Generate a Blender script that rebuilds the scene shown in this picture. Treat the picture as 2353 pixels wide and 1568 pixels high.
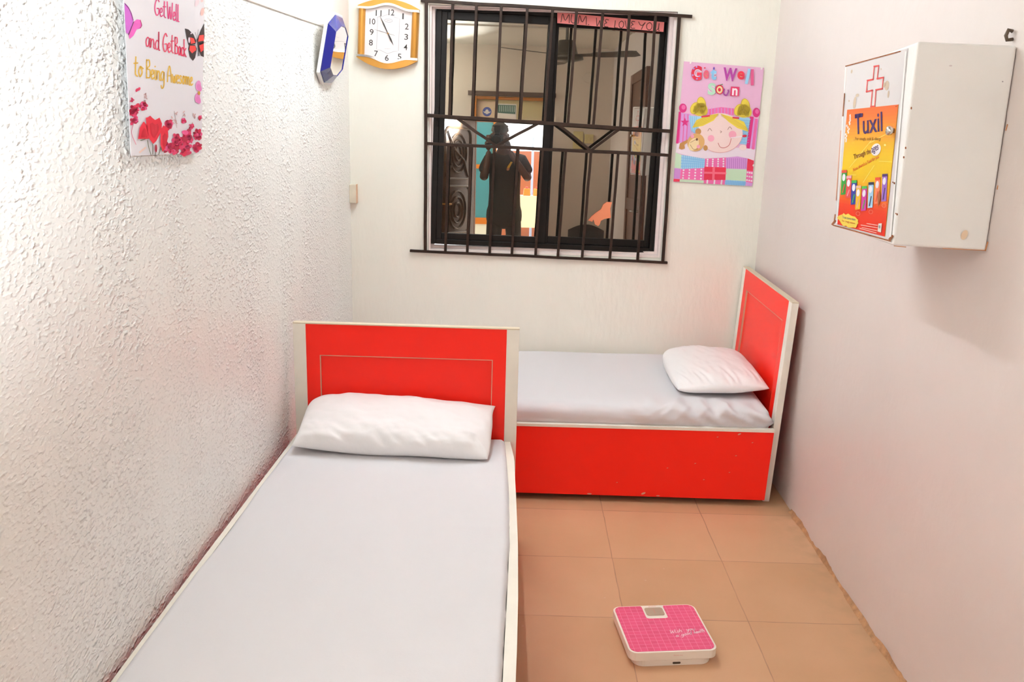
import bpy, bmesh, math, random
import numpy as np
from mathutils import Vector, Matrix, noise
from mathutils.geometry import tessellate_polygon

for o in list(bpy.data.objects):
    bpy.data.objects.remove(o)
SC = bpy.context.scene
COL = SC.collection
PI = math.pi
random.seed(7)

# ------------------------------------------------------------------ camera
YAW, PITCH, ROLL, FPX = .0006, -.2576, -.0291, 2101.3
def cam_matrix():
    cy, sy = math.cos(YAW), math.sin(YAW); cp, sp = math.cos(PITCH), math.sin(PITCH); cr, sr = math.cos(ROLL), math.sin(ROLL)
    Rz = Matrix(((cy, -sy, 0), (sy, cy, 0), (0, 0, 1)))
    Rx = Matrix(((1, 0, 0), (0, cp, -sp), (0, sp, cp)))
    Ry = Matrix(((cr, 0, sr), (0, 1, 0), (-sr, 0, cr)))
    M = Rz @ Rx @ Ry
    r, f, u = M.col[0], M.col[1], M.col[2]
    return Matrix(((r[0], u[0], -f[0]), (r[1], u[1], -f[1]), (r[2], u[2], -f[2])))
cd = bpy.data.cameras.new('camera')
cd.sensor_width = 36; cd.lens = FPX / 2353 * 36; cd.clip_start = .01; cd.clip_end = 100
cam = bpy.data.objects.new('view_camera', cd); COL.objects.link(cam)
cam.matrix_world = Matrix.Translation((.795, -4.4048, 1.6085)) @ cam_matrix().to_4x4()
SC.camera = cam

# ------------------------------------------------------------------ light
SC.view_settings.view_transform = 'Standard'
SC.view_settings.look = 'None'
SC.view_settings.gamma = 1
SC.view_settings.exposure = 1.45
SC.view_settings.use_curve_mapping = False
W = bpy.data.worlds.new('sky'); SC.world = W; W.use_nodes = True
W.node_tree.nodes['Background'].inputs[0].default_value = (.93, .96, 1, 1)
W.node_tree.nodes['Background'].inputs[1].default_value = 3.2
def add_light(name, kind, loc, target, energy, color=(1, 1, 1), **kw):
    l = bpy.data.lights.new(name, kind); l.energy = energy; l.color = color
    for k, v in kw.items(): setattr(l, k, v)
    o = bpy.data.objects.new(name, l); COL.objects.link(o); o.location = loc
    o.rotation_euler = (Vector(target) - Vector(loc)).to_track_quat('-Z', 'Y').to_euler()
    return o
# the photographer's flash, turned up to bounce off the ceiling
add_light('flash_light', 'SPOT', (.745, -4.50, 1.72), (.0, -3.95, 2.08), 200, (.86, .98, 1.08), spot_size=1.9, spot_blend=1.0, shadow_soft_size=.02)
# daylight through the doorway behind the photographer
add_light('doorway_portal', 'AREA', (.96, -4.93, .98), (.96, 0, .98), 1, shape='RECTANGLE', size=.66, size_y=1.95)
bpy.data.lights['doorway_portal'].cycles.is_portal = True
add_light('sun_light', 'SUN', (2, -8, 6), (1.6, -6.8, 0), 3.0, (1, .96, .9), angle=.02)

# ------------------------------------------------------------------ helpers
def lin(c):
    if isinstance(c, str):
        c = [int(c[i:i+2], 16) / 255 for i in (0, 2, 4)]
    return tuple((x / 12.92 if x <= .04045 else ((x + .055) / 1.055) ** 2.4) for x in c)
MATS = {}
def mat(name, col, rough=.6, metal=0, spec=.5, bump=None, var=None, coat=0, emit=None):
    """bump=(scale, strength, distance, stretch) ; var=(scale, amount)"""
    if name in MATS: return MATS[name]
    m = bpy.data.materials.new(name); m.use_nodes = True
    nt = m.node_tree; N = nt.nodes; L = nt.links
    b = N['Principled BSDF']
    c = lin(col)
    b.inputs['Base Color'].default_value = (*c, 1)
    b.inputs['Roughness'].default_value = rough
    b.inputs['Metallic'].default_value = metal
    b.inputs['Specular IOR Level'].default_value = spec
    if coat: b.inputs['Coat Weight'].default_value = coat
    if bump or var:
        tc = N.new('ShaderNodeTexCoord')
    if var:
        n = N.new('ShaderNodeTexNoise'); n.inputs['Scale'].default_value = var[0]; n.inputs['Detail'].default_value = 5
        L.new(tc.outputs['Object'], n.inputs['Vector'])
        r = N.new('ShaderNodeValToRGB')
        a = var[1]
        r.color_ramp.elements[0].position = .3; r.color_ramp.elements[1].position = .7
        r.color_ramp.elements[0].color = (*[x * (1 - a) for x in c], 1)
        r.color_ramp.elements[1].color = (*[min(1, x * (1 + a * .6)) for x in c], 1)
        L.new(n.outputs['Fac'], r.inputs['Fac']); L.new(r.outputs['Color'], b.inputs['Base Color'])
    if bump:
        mp = N.new('ShaderNodeMapping'); mp.inputs['Scale'].default_value = bump[3] if len(bump) > 3 else (1, 1, 1)
        L.new(tc.outputs['Object'], mp.inputs['Vector'])
        n2 = N.new('ShaderNodeTexNoise'); n2.inputs['Scale'].default_value = bump[0]; n2.inputs['Detail'].default_value = 6
        L.new(mp.outputs['Vector'], n2.inputs['Vector'])
        bp = N.new('ShaderNodeBump'); bp.inputs['Strength'].default_value = bump[1]; bp.inputs['Distance'].default_value = bump[2]
        L.new(n2.outputs['Fac'], bp.inputs['Height']); L.new(bp.outputs['Normal'], b.inputs['Normal'])
    MATS[name] = m
    return m

def link(o, parent=None):
    COL.objects.link(o)
    if parent is not None: o.parent = parent
    return o
def obj(name, bm, mats, parent=None, smooth=False, bevel=0, segs=2):
    me = bpy.data.meshes.new(name); bm.normal_update(); bm.to_mesh(me); bm.free()
    for m in (mats if isinstance(mats, (list, tuple)) else [mats]): me.materials.append(m)
    o = bpy.data.objects.new(name, me); link(o, parent)
    if smooth: me.polygons.foreach_set('use_smooth', [True] * len(me.polygons))
    if bevel:
        md = o.modifiers.new('bevel', 'BEVEL'); md.width = bevel; md.segments = segs; md.limit_method = 'ANGLE'; md.angle_limit = .6
    return o
def thing(name, label, cat, loc=(0, 0, 0), rot=(0, 0, 0), group=None):
    o = bpy.data.objects.new(name, None); COL.objects.link(o); o.location = loc; o.rotation_euler = rot
    o.empty_display_size = .05
    return tag(o, label, cat, group)
def tag(o, label, cat, group=None):
    o['label'] = label; o['category'] = cat
    if group: o['group'] = group
    return o
def struct(o, label=None):
    o['kind'] = 'structure'
    if label: o['label'] = label
    return o

def new(): return bmesh.new()
def box(bm, x0, x1, y0, y1, z0, z1, mi=0, M=None):
    vs = [bm.verts.new((x, y, z)) for x in (x0, x1) for y in (y0, y1) for z in (z0, z1)]
    if M is not None:
        for v in vs: v.co = M @ v.co
    for f in ((0, 1, 3, 2), (4, 6, 7, 5), (0, 4, 5, 1), (2, 3, 7, 6), (0, 2, 6, 4), (1, 5, 7, 3)):
        fc = bm.faces.new([vs[i] for i in f]); fc.material_index = mi
    return vs
def hexa(bm, pts, mi=0):
    """eight points ordered x,y,z like box()"""
    vs = [bm.verts.new(p) for p in pts]
    for f in ((0, 1, 3, 2), (4, 6, 7, 5), (0, 4, 5, 1), (2, 3, 7, 6), (0, 2, 6, 4), (1, 5, 7, 3)):
        fc = bm.faces.new([vs[i] for i in f]); fc.material_index = mi
def tube(bm, pts, rad, n=8, mi=0, cap=True):
    pts = [Vector(p) for p in pts]
    rads = rad if isinstance(rad, (list, tuple)) else [rad] * len(pts)
    rings = []; up = None
    for i, p in enumerate(pts):
        t = (pts[min(i + 1, len(pts) - 1)] - pts[max(i - 1, 0)]).normalized()
        if up is None:
            up = Vector((0, 0, 1)) if abs(t.z) < .9 else Vector((0, 1, 0))
        a = t.cross(up).normalized(); b = a.cross(t).normalized(); up = b
        rings.append([bm.verts.new(p + (a * math.cos(k * 2 * PI / n + PI / n) + b * math.sin(k * 2 * PI / n + PI / n)) * rads[i]) for k in range(n)])
    for r0, r1 in zip(rings, rings[1:]):
        for k in range(n):
            f = bm.faces.new((r0[k], r0[(k + 1) % n], r1[(k + 1) % n], r1[k])); f.material_index = mi
    if cap:
        f = bm.faces.new(rings[0][::-1]); f.material_index = mi
        f = bm.faces.new(rings[-1]); f.material_index = mi
def lathe(bm, prof, n=32, M=None, mi=0):
    rings = []
    for r, z in prof:
        ring = [bm.verts.new((max(r, 1e-5) * math.cos(2 * PI * k / n), max(r, 1e-5) * math.sin(2 * PI * k / n), z)) for k in range(n)]
        rings.append(ring)
    if M is not None:
        for ring in rings:
            for v in ring: v.co = M @ v.co
    for a, b in zip(rings, rings[1:]):
        for k in range(n):
            f = bm.faces.new((a[k], a[(k + 1) % n], b[(k + 1) % n], b[k])); f.material_index = mi
    f = bm.faces.new(rings[0][::-1]); f.material_index = mi
    f = bm.faces.new(rings[-1]); f.material_index = mi
def prism(bm, poly, vec, mi=0, mi_side=None):
    """extrude 3-D polygon by vec"""
    vec = Vector(vec); n = len(poly)
    a = [bm.verts.new(p) for p in poly]; b = [bm.verts.new(Vector(p) + vec) for p in poly]
    tri = tessellate_polygon([[Vector(p) for p in poly]])
    for t in tri:
        f = bm.faces.new([a[i] for i in t]); f.material_index = mi
        f = bm.faces.new([b[i] for i in t[::-1]]); f.material_index = mi
    for i in range(n):
        f = bm.faces.new((a[i], a[(i + 1) % n], b[(i + 1) % n], b[i])); f.material_index = mi if mi_side is None else mi_side
    bmesh.ops.recalc_face_normals(bm, faces=bm.faces)
def rounded_rect(x0, x1, y0, y1, r, n=6):
    P = []
    for cx, cy, a in ((x1 - r, y1 - r, 0), (x0 + r, y1 - r, PI / 2), (x0 + r, y0 + r, PI), (x1 - r, y0 + r, 3 * PI / 2)):
        for k in range(n + 1):
            t = a + PI / 2 * k / n
            P.append((cx + r * math.cos(t), cy + r * math.sin(t)))
    return P

# ---- text: outlines of the built-in font, as flat triangles in unit space (0..1 wide, 0..1 tall)
TXT = {}
def text_tris(s, bold=0, shear=0):
    key = (s, bold, shear)
    if key in TXT: return TXT[key]
    cu = bpy.data.curves.new('letters', 'FONT'); cu.body = s; cu.offset = bold; cu.shear = shear; cu.resolution_u = 4
    o = bpy.data.objects.new('letters', cu); COL.objects.link(o)
    dg = bpy.context.evaluated_depsgraph_get()
    me = o.evaluated_get(dg).to_mesh()
    me.calc_loop_triangles()
    V = [(v.co.x, v.co.y) for v in me.vertices]
    T = [tuple(t.vertices) for t in me.loop_triangles]
    o.evaluated_get(dg).to_mesh_clear()
    bpy.data.objects.remove(o); bpy.data.curves.remove(cu)
    xs = [v[0] for v in V]; ys = [v[1] for v in V]
    x0, x1, y0, y1 = min(xs), max(xs), min(ys), max(ys)
    V = [((x - x0) / (x1 - x0), (y - y0) / (y1 - y0)) for x, y in V]
    TXT[key] = (V, T, (x1 - x0) / (y1 - y0))
    return TXT[key]
# ---- handwriting: single strokes (x to the right, baseline 0, capitals 1)
G = {
 'G': (.6, [[(.55, .85), (.35, 1), (.1, .7), (.05, .3), (.25, 0), (.5, .15), (.52, .42), (.3, .42)]]),
 'W': (.8, [[(.0, 1), (.1, .3), (.18, 0), (.3, .4), (.38, .75), (.45, .3), (.55, 0), (.68, .5), (.75, 1)]]),
 'B': (.6, [[(.1, 0), (.1, .5), (.1, 1)], [(.1, .95), (.4, 1), (.45, .7), (.12, .52), (.5, .45), (.5, .08), (.1, .02)]]),
 'A': (.7, [[(.02, 0), (.1, .6), (.3, 1), (.5, .6), (.58, 0)], [(.1, .38), (.5, .4)]]),
 'M': (.8, [[(.02, 0), (.08, 1), (.36, .25), (.62, 1), (.72, 0)]]),
 'U': (.65, [[(.05, 1), (.05, .3), (.25, 0), (.45, .3), (.5, 1), (.5, .1), (.58, 0)]]),
 'E': (.55, [[(.45, .95), (.2, .98), (.12, .75), (.3, .55), (.1, .4), (.12, .05), (.48, .03)]]),
 'L': (.5, [[(.12, 1), (.1, .5), (.08, .05), (.4, 0)]]),
 'O': (.65, [[(.3, 1), (.06, .7), (.08, .2), (.3, 0), (.5, .25), (.5, .75), (.3, 1)]]),
 'V': (.6, [[(.02, 1), (.25, 0), (.52, 1)]]),
 'Y': (.7, [[(.0, .95), (.15, .6), (.35, .55), (.6, .95), (.42, .5), (.3, 0)]]),
 '.': (.3, [[(.1, .03), (.14, .0)]]),
 'a': (.5, [[(.4, .46), (.2, .5), (.05, .25), (.14, 0), (.32, .12), (.4, .46), (.4, .1), (.5, .0)]]),
 'b': (.48, [[(.06, 1), (.06, .5), (.06, 0), (.3, .02), (.4, .25), (.3, .48), (.08, .36)]]),
 'c': (.42, [[(.38, .42), (.2, .5), (.05, .25), (.18, 0), (.4, .1)]]),
 'd': (.5, [[(.38, .42), (.2, .5), (.05, .25), (.15, 0), (.36, .12), (.4, .5), (.4, 1), (.4, .1), (.5, .0)]]),
 'e': (.42, [[(.06, .22), (.3, .3), (.3, .48), (.14, .48), (.05, .22), (.18, 0), (.4, .1)]]),
 'g': (.5, [[(.4, .46), (.2, .5), (.05, .26), (.15, .02), (.34, .14), (.4, .48), (.4, -.2), (.2, -.42), (.06, -.28)]]),
 'h': (.5, [[(.06, 1), (.06, .5), (.06, 0), (.1, .3), (.26, .5), (.38, .38), (.38, .06), (.48, 0)]]),
 'i': (.25, [[(.08, .5), (.08, .08), (.2, 0)], [(.08, .72), (.1, .7)]]),
 'k': (.48, [[(.06, 1), (.06, .5), (.06, 0)], [(.36, .5), (.1, .25), (.4, 0)]]),
 'l': (.26, [[(.08, 1), (.08, .5), (.08, .06), (.22, 0)]]),
 'm': (.7, [[(.05, .5), (.05, 0), (.1, .35), (.22, .5), (.3, .36), (.3, 0), (.35, .35), (.48, .5), (.56, .36), (.56, .05), (.66, 0)]]),
 'n': (.5, [[(.05, .5), (.05, 0), (.1, .33), (.26, .5), (.37, .36), (.37, .06), (.48, 0)]]),
 'o': (.46, [[(.2, .5), (.05, .26), (.18, 0), (.36, .24), (.2, .5), (.44, .42)]]),
 's': (.4, [[(.34, .44), (.16, .5), (.08, .36), (.3, .2), (.24, .02), (.04, .04)]]),
 't': (.36, [[(.16, .95), (.14, .5), (.14, .1), (.3, 0)], [(.0, .62), (.32, .66)]]),
 'u': (.5, [[(.05, .5), (.06, .12), (.2, 0), (.36, .16), (.38, .5), (.38, .08), (.48, 0)]]),
 'w': (.6, [[(.02, .5), (.1, .06), (.2, .02), (.28, .42), (.34, .06), (.44, .02), (.54, .5)]]),
 'y': (.5, [[(.05, .5), (.08, .16), (.22, .06), (.38, .5), (.34, -.1), (.2, -.4), (.06, -.3)]]),
 ' ': (.4, []),
}
def catmull(P, k=5):
    P = [np.array(p, float) for p in P]
    if len(P) < 3: return P
    Q = [2 * P[0] - P[1]] + P + [2 * P[-1] - P[-2]]; out = []
    for i in range(1, len(Q) - 2):
        for j in range(k):
            t = j / k
            out.append(.5 * (2 * Q[i] + (Q[i+1] - Q[i-1]) * t + (2*Q[i-1] - 5*Q[i] + 4*Q[i+1] - Q[i+2]) * t*t + (-Q[i-1] + 3*Q[i] - 3*Q[i+1] + Q[i+2]) * t**3))
    out.append(P[-1]); return out

class Sheet:
    """a flat printed surface: art is drawn in picture coordinates of its own four corners and carried to its plane"""
    def __init__(s, px, pts, step=.0004):
        pts = [Vector(p) for p in pts]
        s.o = pts[0]; e1 = (pts[1] - pts[0]).normalized(); n = (pts[3] - pts[0]).cross(pts[1] - pts[0]).normalized()
        s.e1 = e1; s.n = n; s.e2 = n.cross(e1); s.step = step
        q = [((p - s.o).dot(s.e1), (p - s.o).dot(s.e2)) for p in pts]
        A = []; b = []
        for (x, y), (u, v) in zip(px, q):
            A.append([x, y, 1, 0, 0, 0, -u * x, -u * y]); b.append(u)
            A.append([0, 0, 0, x, y, 1, -v * x, -v * y]); b.append(v)
        s.h = np.linalg.solve(np.array(A, float), np.array(b, float))
        s.bm = new(); s.mats = []; s.layer = 1
        s.tf = lambda p: p
    def crop(s, x0, y0, k):
        s.tf = lambda p: (x0 + p[0] / k, y0 + p[1] / k); s.k = k
    def at(s, p, h):
        x, y = s.tf(p); a = s.h
        w = a[6] * x + a[7] * y + 1
        u, v = (a[0] * x + a[1] * y + a[2]) / w, (a[3] * x + a[4] * y + a[5]) / w
        return s.o + s.e1 * u + s.e2 * v + s.n * (h * s.step)
    def mi(s, m):
        if m not in s.mats: s.mats.append(m)
        return s.mats.index(m)
    def poly(s, P, m, h=None):
        h = s.layer if h is None else h; i = s.mi(m)
        v3 = [Vector((p[0], p[1], 0)) for p in P]
        vs = [s.bm.verts.new(s.at(p, h)) for p in P]
        for t in tessellate_polygon([v3]):
            try:
                f = s.bm.faces.new([vs[k] for k in t]); f.material_index = i
            except ValueError: pass
    def ell(s, cx, cy, rx, ry, m, rot=0, h=None, n=24):
        c, q = math.cos(rot), math.sin(rot)
        s.poly([(cx + rx * math.cos(t) * c - ry * math.sin(t) * q, cy + rx * math.cos(t) * q + ry * math.sin(t) * c) for t in [2 * PI * k / n for k in range(n)]], m, h)
    def stroke(s, P, w, m, h=None, smooth=True, taper=False):
        h = s.layer if h is None else h; i = s.mi(m)
        Q = catmull(P) if smooth else [np.array(p, float) for p in P]
        L = []; R = []
        for k, p in enumerate(Q):
            t = Q[min(k + 1, len(Q) - 1)] - Q[max(k - 1, 0)]; t = t / (np.linalg.norm(t) + 1e-9)
            nn = np.array((-t[1], t[0])) * w / 2
            if taper: nn = nn * (1.15 - k / len(Q))
            e = -t * w * .4 if k == 0 else (t * w * .4 if k == len(Q) - 1 else 0)
            L.append(s.bm.verts.new(s.at(p + nn + e, h))); R.append(s.bm.verts.new(s.at(p - nn + e, h)))
        for k in range(len(Q) - 1):
            f = s.bm.faces.new((L[k], L[k + 1], R[k + 1], R[k])); f.material_index = i
    def text(s, t, p0, p1, height, m, bold=0, shear=0, h=None, up=None):
        h = s.layer if h is None else h; i = s.mi(m)
        V, T, asp = text_tris(t, bold, shear)
        p0 = np.array(p0, float); d = np.array(p1, float) - p0
        if up is None:
            up = np.array((d[1], -d[0])) / np.linalg.norm(d)
        up = np.array(up, float) * height
        vs = [s.bm.verts.new(s.at(p0 + d * x + up * y, h)) for x, y in V]
        for a in T:
            try:
                f = s.bm.faces.new([vs[k] for k in a]); f.material_index = i
            except ValueError: pass
    def hand(s, t, p0, p1, height, w, m, h=None, up=None):
        tot = sum(G[c][0] for c in t)
        p0 = np.array(p0, float); d = (np.array(p1, float) - p0) / tot
        if up is None: up = np.array((d[1], -d[0])) / np.linalg.norm(d)
        up = np.array(up, float) * height; x = 0
        for c in t:
            for st in G[c][1]:
                s.stroke([p0 + d * (x + a) + up * b for a, b in st], w, m, h)
            x += G[c][0]
    def back(s, P, m, thick=.0008):
        """the sheet itself"""
        i = s.mi(m)
        a = [s.bm.verts.new(s.at(p, 0)) for p in P]; b = [s.bm.verts.new(s.at(p, 0) - s.n * thick) for p in P]
        f = s.bm.faces.new(a); f.material_index = i
        f = s.bm.faces.new(b[::-1]); f.material_index = i
        for k in range(len(P)):
            f = s.bm.faces.new((a[k], b[k], b[(k + 1) % len(P)], a[(k + 1) % len(P)])); f.material_index = i
    def done(s, name, parent=None):
        return obj(name, s.bm, s.mats, parent)
    def onto(s, o):
        """print the art onto an existing part"""
        k = len(o.data.materials)
        for m in s.mats: o.data.materials.append(m)
        for f in s.bm.faces: f.material_index += k
        s.bm.from_mesh(o.data)
        s.bm.to_mesh(o.data); s.bm.free()
def ink(c, r=.45): return mat('ink_' + c, c, r)

# ------------------------------------------------------------------ materials of the room
def wall_left_mat():
    m = bpy.data.materials.new('rough_render_paint'); m.use_nodes = True
    N = m.node_tree.nodes; L = m.node_tree.links; b = N['Principled BSDF']
    b.inputs['Base Color'].default_value = (*lin('f2f0ea'), 1); b.inputs['Roughness'].default_value = .3
    tc = N.new('ShaderNodeTexCoord')
    mp = N.new('ShaderNodeMapping'); mp.inputs['Scale'].default_value = (1, .8, 1.5); L.new(tc.outputs['Object'], mp.inputs['Vector'])
    def nz(scale, det, v=mp):
        n = N.new('ShaderNodeTexNoise'); n.inputs['Scale'].default_value = scale; n.inputs['Detail'].default_value = det
        L.new(v.outputs['Vector'], n.inputs['Vector']); return n.outputs['Fac']
    def math_(op, a, bb, clamp=False):
        n = N.new('ShaderNodeMath'); n.operation = op; n.use_clamp = clamp
        for i, q in enumerate((a, bb)):
            if isinstance(q, (int, float)): n.inputs[i].default_value = q
            else: L.new(q, n.inputs[i])
        return n.outputs[0]
    fine = math_('MULTIPLY', math_('SUBTRACT', nz(92, 1), .50, True), 4.0)
    lump = nz(46, 1)
    lump = math_('MULTIPLY', math_('SUBTRACT', lump, .52, True), 5.0)
    # smooth trowelled streaks
    mp2 = N.new('ShaderNodeMapping'); mp2.inputs['Scale'].default_value = (1, 1, .16); L.new(tc.outputs['Object'], mp2.inputs['Vector'])
    patch = math_('MULTIPLY', math_('SUBTRACT', nz(4.2, 2, mp2), .40, True), 5.0, True)
    hgt = math_('MULTIPLY', math_('ADD', math_('MULTIPLY', fine, .9), lump), math_('ADD', math_('MULTIPLY', patch, .62), .38))
    bp = N.new('ShaderNodeBump'); bp.inputs['Strength'].default_value = .8; bp.inputs['Distance'].default_value = .0036
    L.new(hgt, bp.inputs['Height']); L.new(bp.outputs['Normal'], b.inputs['Normal'])
    return m
WL = wall_left_mat()
WB = mat('back_wall_paint', 'f0ecdf', .5, bump=(38, .25, .01, (1, 1, .35)), var=(1.3, .03))
WR = mat('right_wall_paint', 'dccfc8', .45, bump=(6, .18, .03), var=(1.6, .035))
WREAR = mat('rear_wall_paint', 'd6c7b6', .6, bump=(20, .2, .006), var=(2, .05))
CEIL = mat('ceiling_paint', 'ded6c8', .7, var=(2, .05))
def floor_mat():
    m = bpy.data.materials.new('terracotta_tiles'); m.use_nodes = True
    N = m.node_tree.nodes; L = m.node_tree.links; b = N['Principled BSDF']
    tc = N.new('ShaderNodeTexCoord'); sp = N.new('ShaderNodeSeparateXYZ'); L.new(tc.outputs['Object'], sp.inputs[0])
    def M_(op, a, bb=0, c=0, clamp=False):
        n = N.new('ShaderNodeMath'); n.operation = op; n.use_clamp = clamp
        for i, q in enumerate((a, bb, c)):
            if isinstance(q, (int, float)): n.inputs[i].default_value = q
            else: L.new(q, n.inputs[i])
        return n.outputs[0]
    wob = N.new('ShaderNodeTexNoise'); wob.inputs['Scale'].default_value = 9; L.new(tc.outputs['Object'], wob.inputs['Vector'])
    wv = M_('MULTIPLY', M_('SUBTRACT', wob.outputs['Fac'], .5), .006)
    def line(out, off):
        a = M_('ADD', M_('ADD', out, off), wv)
        fr = M_('FRACT', M_('DIVIDE', a, .4)); d = M_('MINIMUM', fr, M_('SUBTRACT', 1, fr))
        return d, M_('FLOOR', M_('DIVIDE', a, .4))
    dx, ix = line(sp.outputs['X'], -1.1824 + 8); dy, iy = line(sp.outputs['Y'], 1.3713 + 8)
    g = M_('LESS_THAN', M_('MINIMUM', dx, dy), .0042)
    nb = N.new('ShaderNodeTexNoise'); nb.inputs['Scale'].default_value = 11; L.new(tc.outputs['Object'], nb.inputs['Vector'])
    g = M_('MULTIPLY', g, M_('ADD', M_('MULTIPLY', nb.outputs['Fac'], 1.3), -.05, 0, True))
    cx = N.new('ShaderNodeCombineXYZ'); L.new(ix, cx.inputs[0]); L.new(iy, cx.inputs[1])
    wn = N.new('ShaderNodeTexWhiteNoise'); L.new(cx.outputs[0], wn.inputs['Vector'])
    big = N.new('ShaderNodeTexNoise'); big.inputs['Scale'].default_value = 3.5; big.inputs['Detail'].default_value = 6; L.new(tc.outputs['Object'], big.inputs['Vector'])
    t = M_('ADD', M_('MULTIPLY', wn.outputs['Value'], .35), M_('MULTIPLY', big.outputs['Fac'], .65))
    cr = N.new('ShaderNodeValToRGB'); L.new(t, cr.inputs[0])
    cr.color_ramp.elements[0].position = .25; cr.color_ramp.elements[0].color = (*lin('c79a74'), 1)
    cr.color_ramp.elements[1].position = .75; cr.color_ramp.elements[1].color = (*lin('d3a682'), 1)
    mx = N.new('ShaderNodeMix'); mx.data_type = 'RGBA'; L.new(g, mx.inputs[0]); L.new(cr.outputs[0], mx.inputs[6]); mx.inputs[7].default_value = (*lin('947058'), 1)
    # trodden dust near the right wall and below the far bed
    dn = N.new('ShaderNodeTexNoise'); dn.inputs['Scale'].default_value = 14; dn.inputs['Detail'].default_value = 8; L.new(tc.outputs['Object'], dn.inputs['Vector'])
    near = M_('MULTIPLY', M_('SUBTRACT', sp.outputs['X'], 1.80), 5.5, 0, True)
    near = M_('MULTIPLY', near, M_('MULTIPLY', M_('SUBTRACT', dn.outputs['Fac'], .36), 4, 0, True))
    near = M_('MULTIPLY', near, .7)
    mx2 = N.new('ShaderNodeMix'); mx2.data_type = 'RGBA'; L.new(near, mx2.inputs[0]); L.new(mx.outputs[2], mx2.inputs[6]); mx2.inputs[7].default_value = (*lin('b3926e'), 1)
    # paint flecks
    vo = N.new('ShaderNodeTexVoronoi'); vo.inputs['Scale'].default_value = 9; L.new(tc.outputs['Object'], vo.inputs['Vector'])
    fl = M_('LESS_THAN', vo.outputs['Distance'], .035)
    mx3 = N.new('ShaderNodeMix'); mx3.data_type = 'RGBA'; L.new(M_('MULTIPLY', fl, .45), mx3.inputs[0]); L.new(mx2.outputs[2], mx3.inputs[6]); mx3.inputs[7].default_value = (*lin('d8b498'), 1)
    L.new(mx3.outputs[2], b.inputs['Base Color'])
    b.inputs['Roughness'].default_value = .42; b.inputs['Specular IOR Level'].default_value = .35
    bp = N.new('ShaderNodeBump'); bp.inputs['Strength'].default_value = .3; bp.inputs['Distance'].default_value = .002; bp.invert = True
    L.new(g, bp.inputs['Height']); L.new(bp.outputs['Normal'], b.inputs['Normal'])
    return m

RED = mat('red_laminate', 'ff2412', .36, spec=.35, var=(1.2, .04))
CREAM = mat('cream_edging', 'f2ebde', .5, var=(8, .05))
SHEET_ = mat('white_sheet', 'dcd8da', .75, bump=(160, .12, .002))
PILW = mat('white_pillowcase', 'f1edec', .7, bump=(9, .25, .02))
BLACKF = mat('black_aluminium', '1a1410', .45, spec=.22, var=(12, .2))
IRON = mat('brown_black_iron', '33231a', .5, spec=.25, var=(30, .35), bump=(60, .4, .003))
GOLD = mat('gold_plastic', 'c98f3c', .36, metal=.45)
SILVER = mat('silver_trim', 'd8d4cc', .2, metal=.9)
WHITEP = mat('white_putty', 'ecdcd6', .55, bump=(18, .4, .01))
BROWNW = mat('brown_timber', '6a3a1e', .4, var=(6, .2), bump=(20, .2, .004, (6, 6, .6)))
# ------------------------------------------------------------------ the room
LW = .015                         # the left wall runs a little out of square
def xl(y): return LW * y
YR = -4.80; H = 2.52; XR = 1.9644
bm = new(); box(bm, -.4, 2.3, -4.95, .35, -.1, 0); struct(obj('floor', bm, floor_mat()))
bm = new(); box(bm, -.4, 2.3, -4.95, .35, H, H + .1)
box(bm, -.2, 2.1, -3.66, -3.60, H - .014, H)
struct(obj('ceiling', bm, CEIL))
bm = new()
pts = [(xl(y) + dx, y, z) for dx in (-.15, 0) for y in (YR - .1, .2) for z in (0, H)]
hexa(bm, pts); struct(obj('wall_left', bm, WL))
bm = new()
hexa(bm, [(xl(y) + dx, y, z) for dx in (0, .006) for y in (-4.0, -.005) for z in (1.872, H)])
struct(obj('trim_1', bm, mat('smooth_plaster_band', 'e9ddd2', .5, bump=(16, .35, .008), var=(7, .05)), bevel=.004))
bm = new(); box(bm, XR, XR + .15, YR - .1, .2, 0, H); struct(obj('wall_right', bm, WR))
# back wall with the window opening
HX0, HX1, HZ0, HZ1 = .372, 1.503, .884, 2.018
bm = new()
box(bm, -.15, HX0, 0, .2, 0, H); box(bm, HX1, 2.1, 0, .2, 0, H); box(bm, HX0, HX1, 0, .2, 0, HZ0); box(bm, HX0, HX1, 0, .2, HZ1, H)
bmesh.ops.remove_doubles(bm, verts=bm.verts, dist=1e-5)
struct(obj('wall_back', bm, WB))
# rear wall with the doorway
DX0, DX1, DZ = .585, 1.335, 2.03
bm = new()
box(bm, -.2, DX0, YR - .12, YR, 0, H); box(bm, DX1, 2.1, YR - .12, YR, 0, H); box(bm, DX0, DX1, YR - .12, YR, DZ, H)
struct(obj('wall_rear', bm, WREAR))
# chipped mortar where the right wall meets the floor
bm = new(); y = -.93; rows = []
random.seed(3)
while y > -3.4:
    w = .004 + .012 * max(0, noise.noise((y * 5, 1.3, 0)) + .35) + random.uniform(0, .005); hgt = .004 + .013 * max(0, noise.noise((y * 7, 5.1, 0)) + .3) + random.uniform(0, .005)
    rows.append(((XR - w, y, .0005), (XR - w * .45, y, hgt * .6), (XR - .0005, y, hgt * 1.3)))
    y -= random.uniform(.012, .03)
vv = [[bm.verts.new(p) for p in r] for r in rows]
for a, b in zip(vv, vv[1:]):
    for k in range(2): bm.faces.new((a[k], a[k + 1], b[k + 1], b[k]))
struct(obj('baseboard_right', bm, mat('chipped_mortar', 'b88b62', .9, bump=(70, .8, .008), var=(40, .3))))

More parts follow.
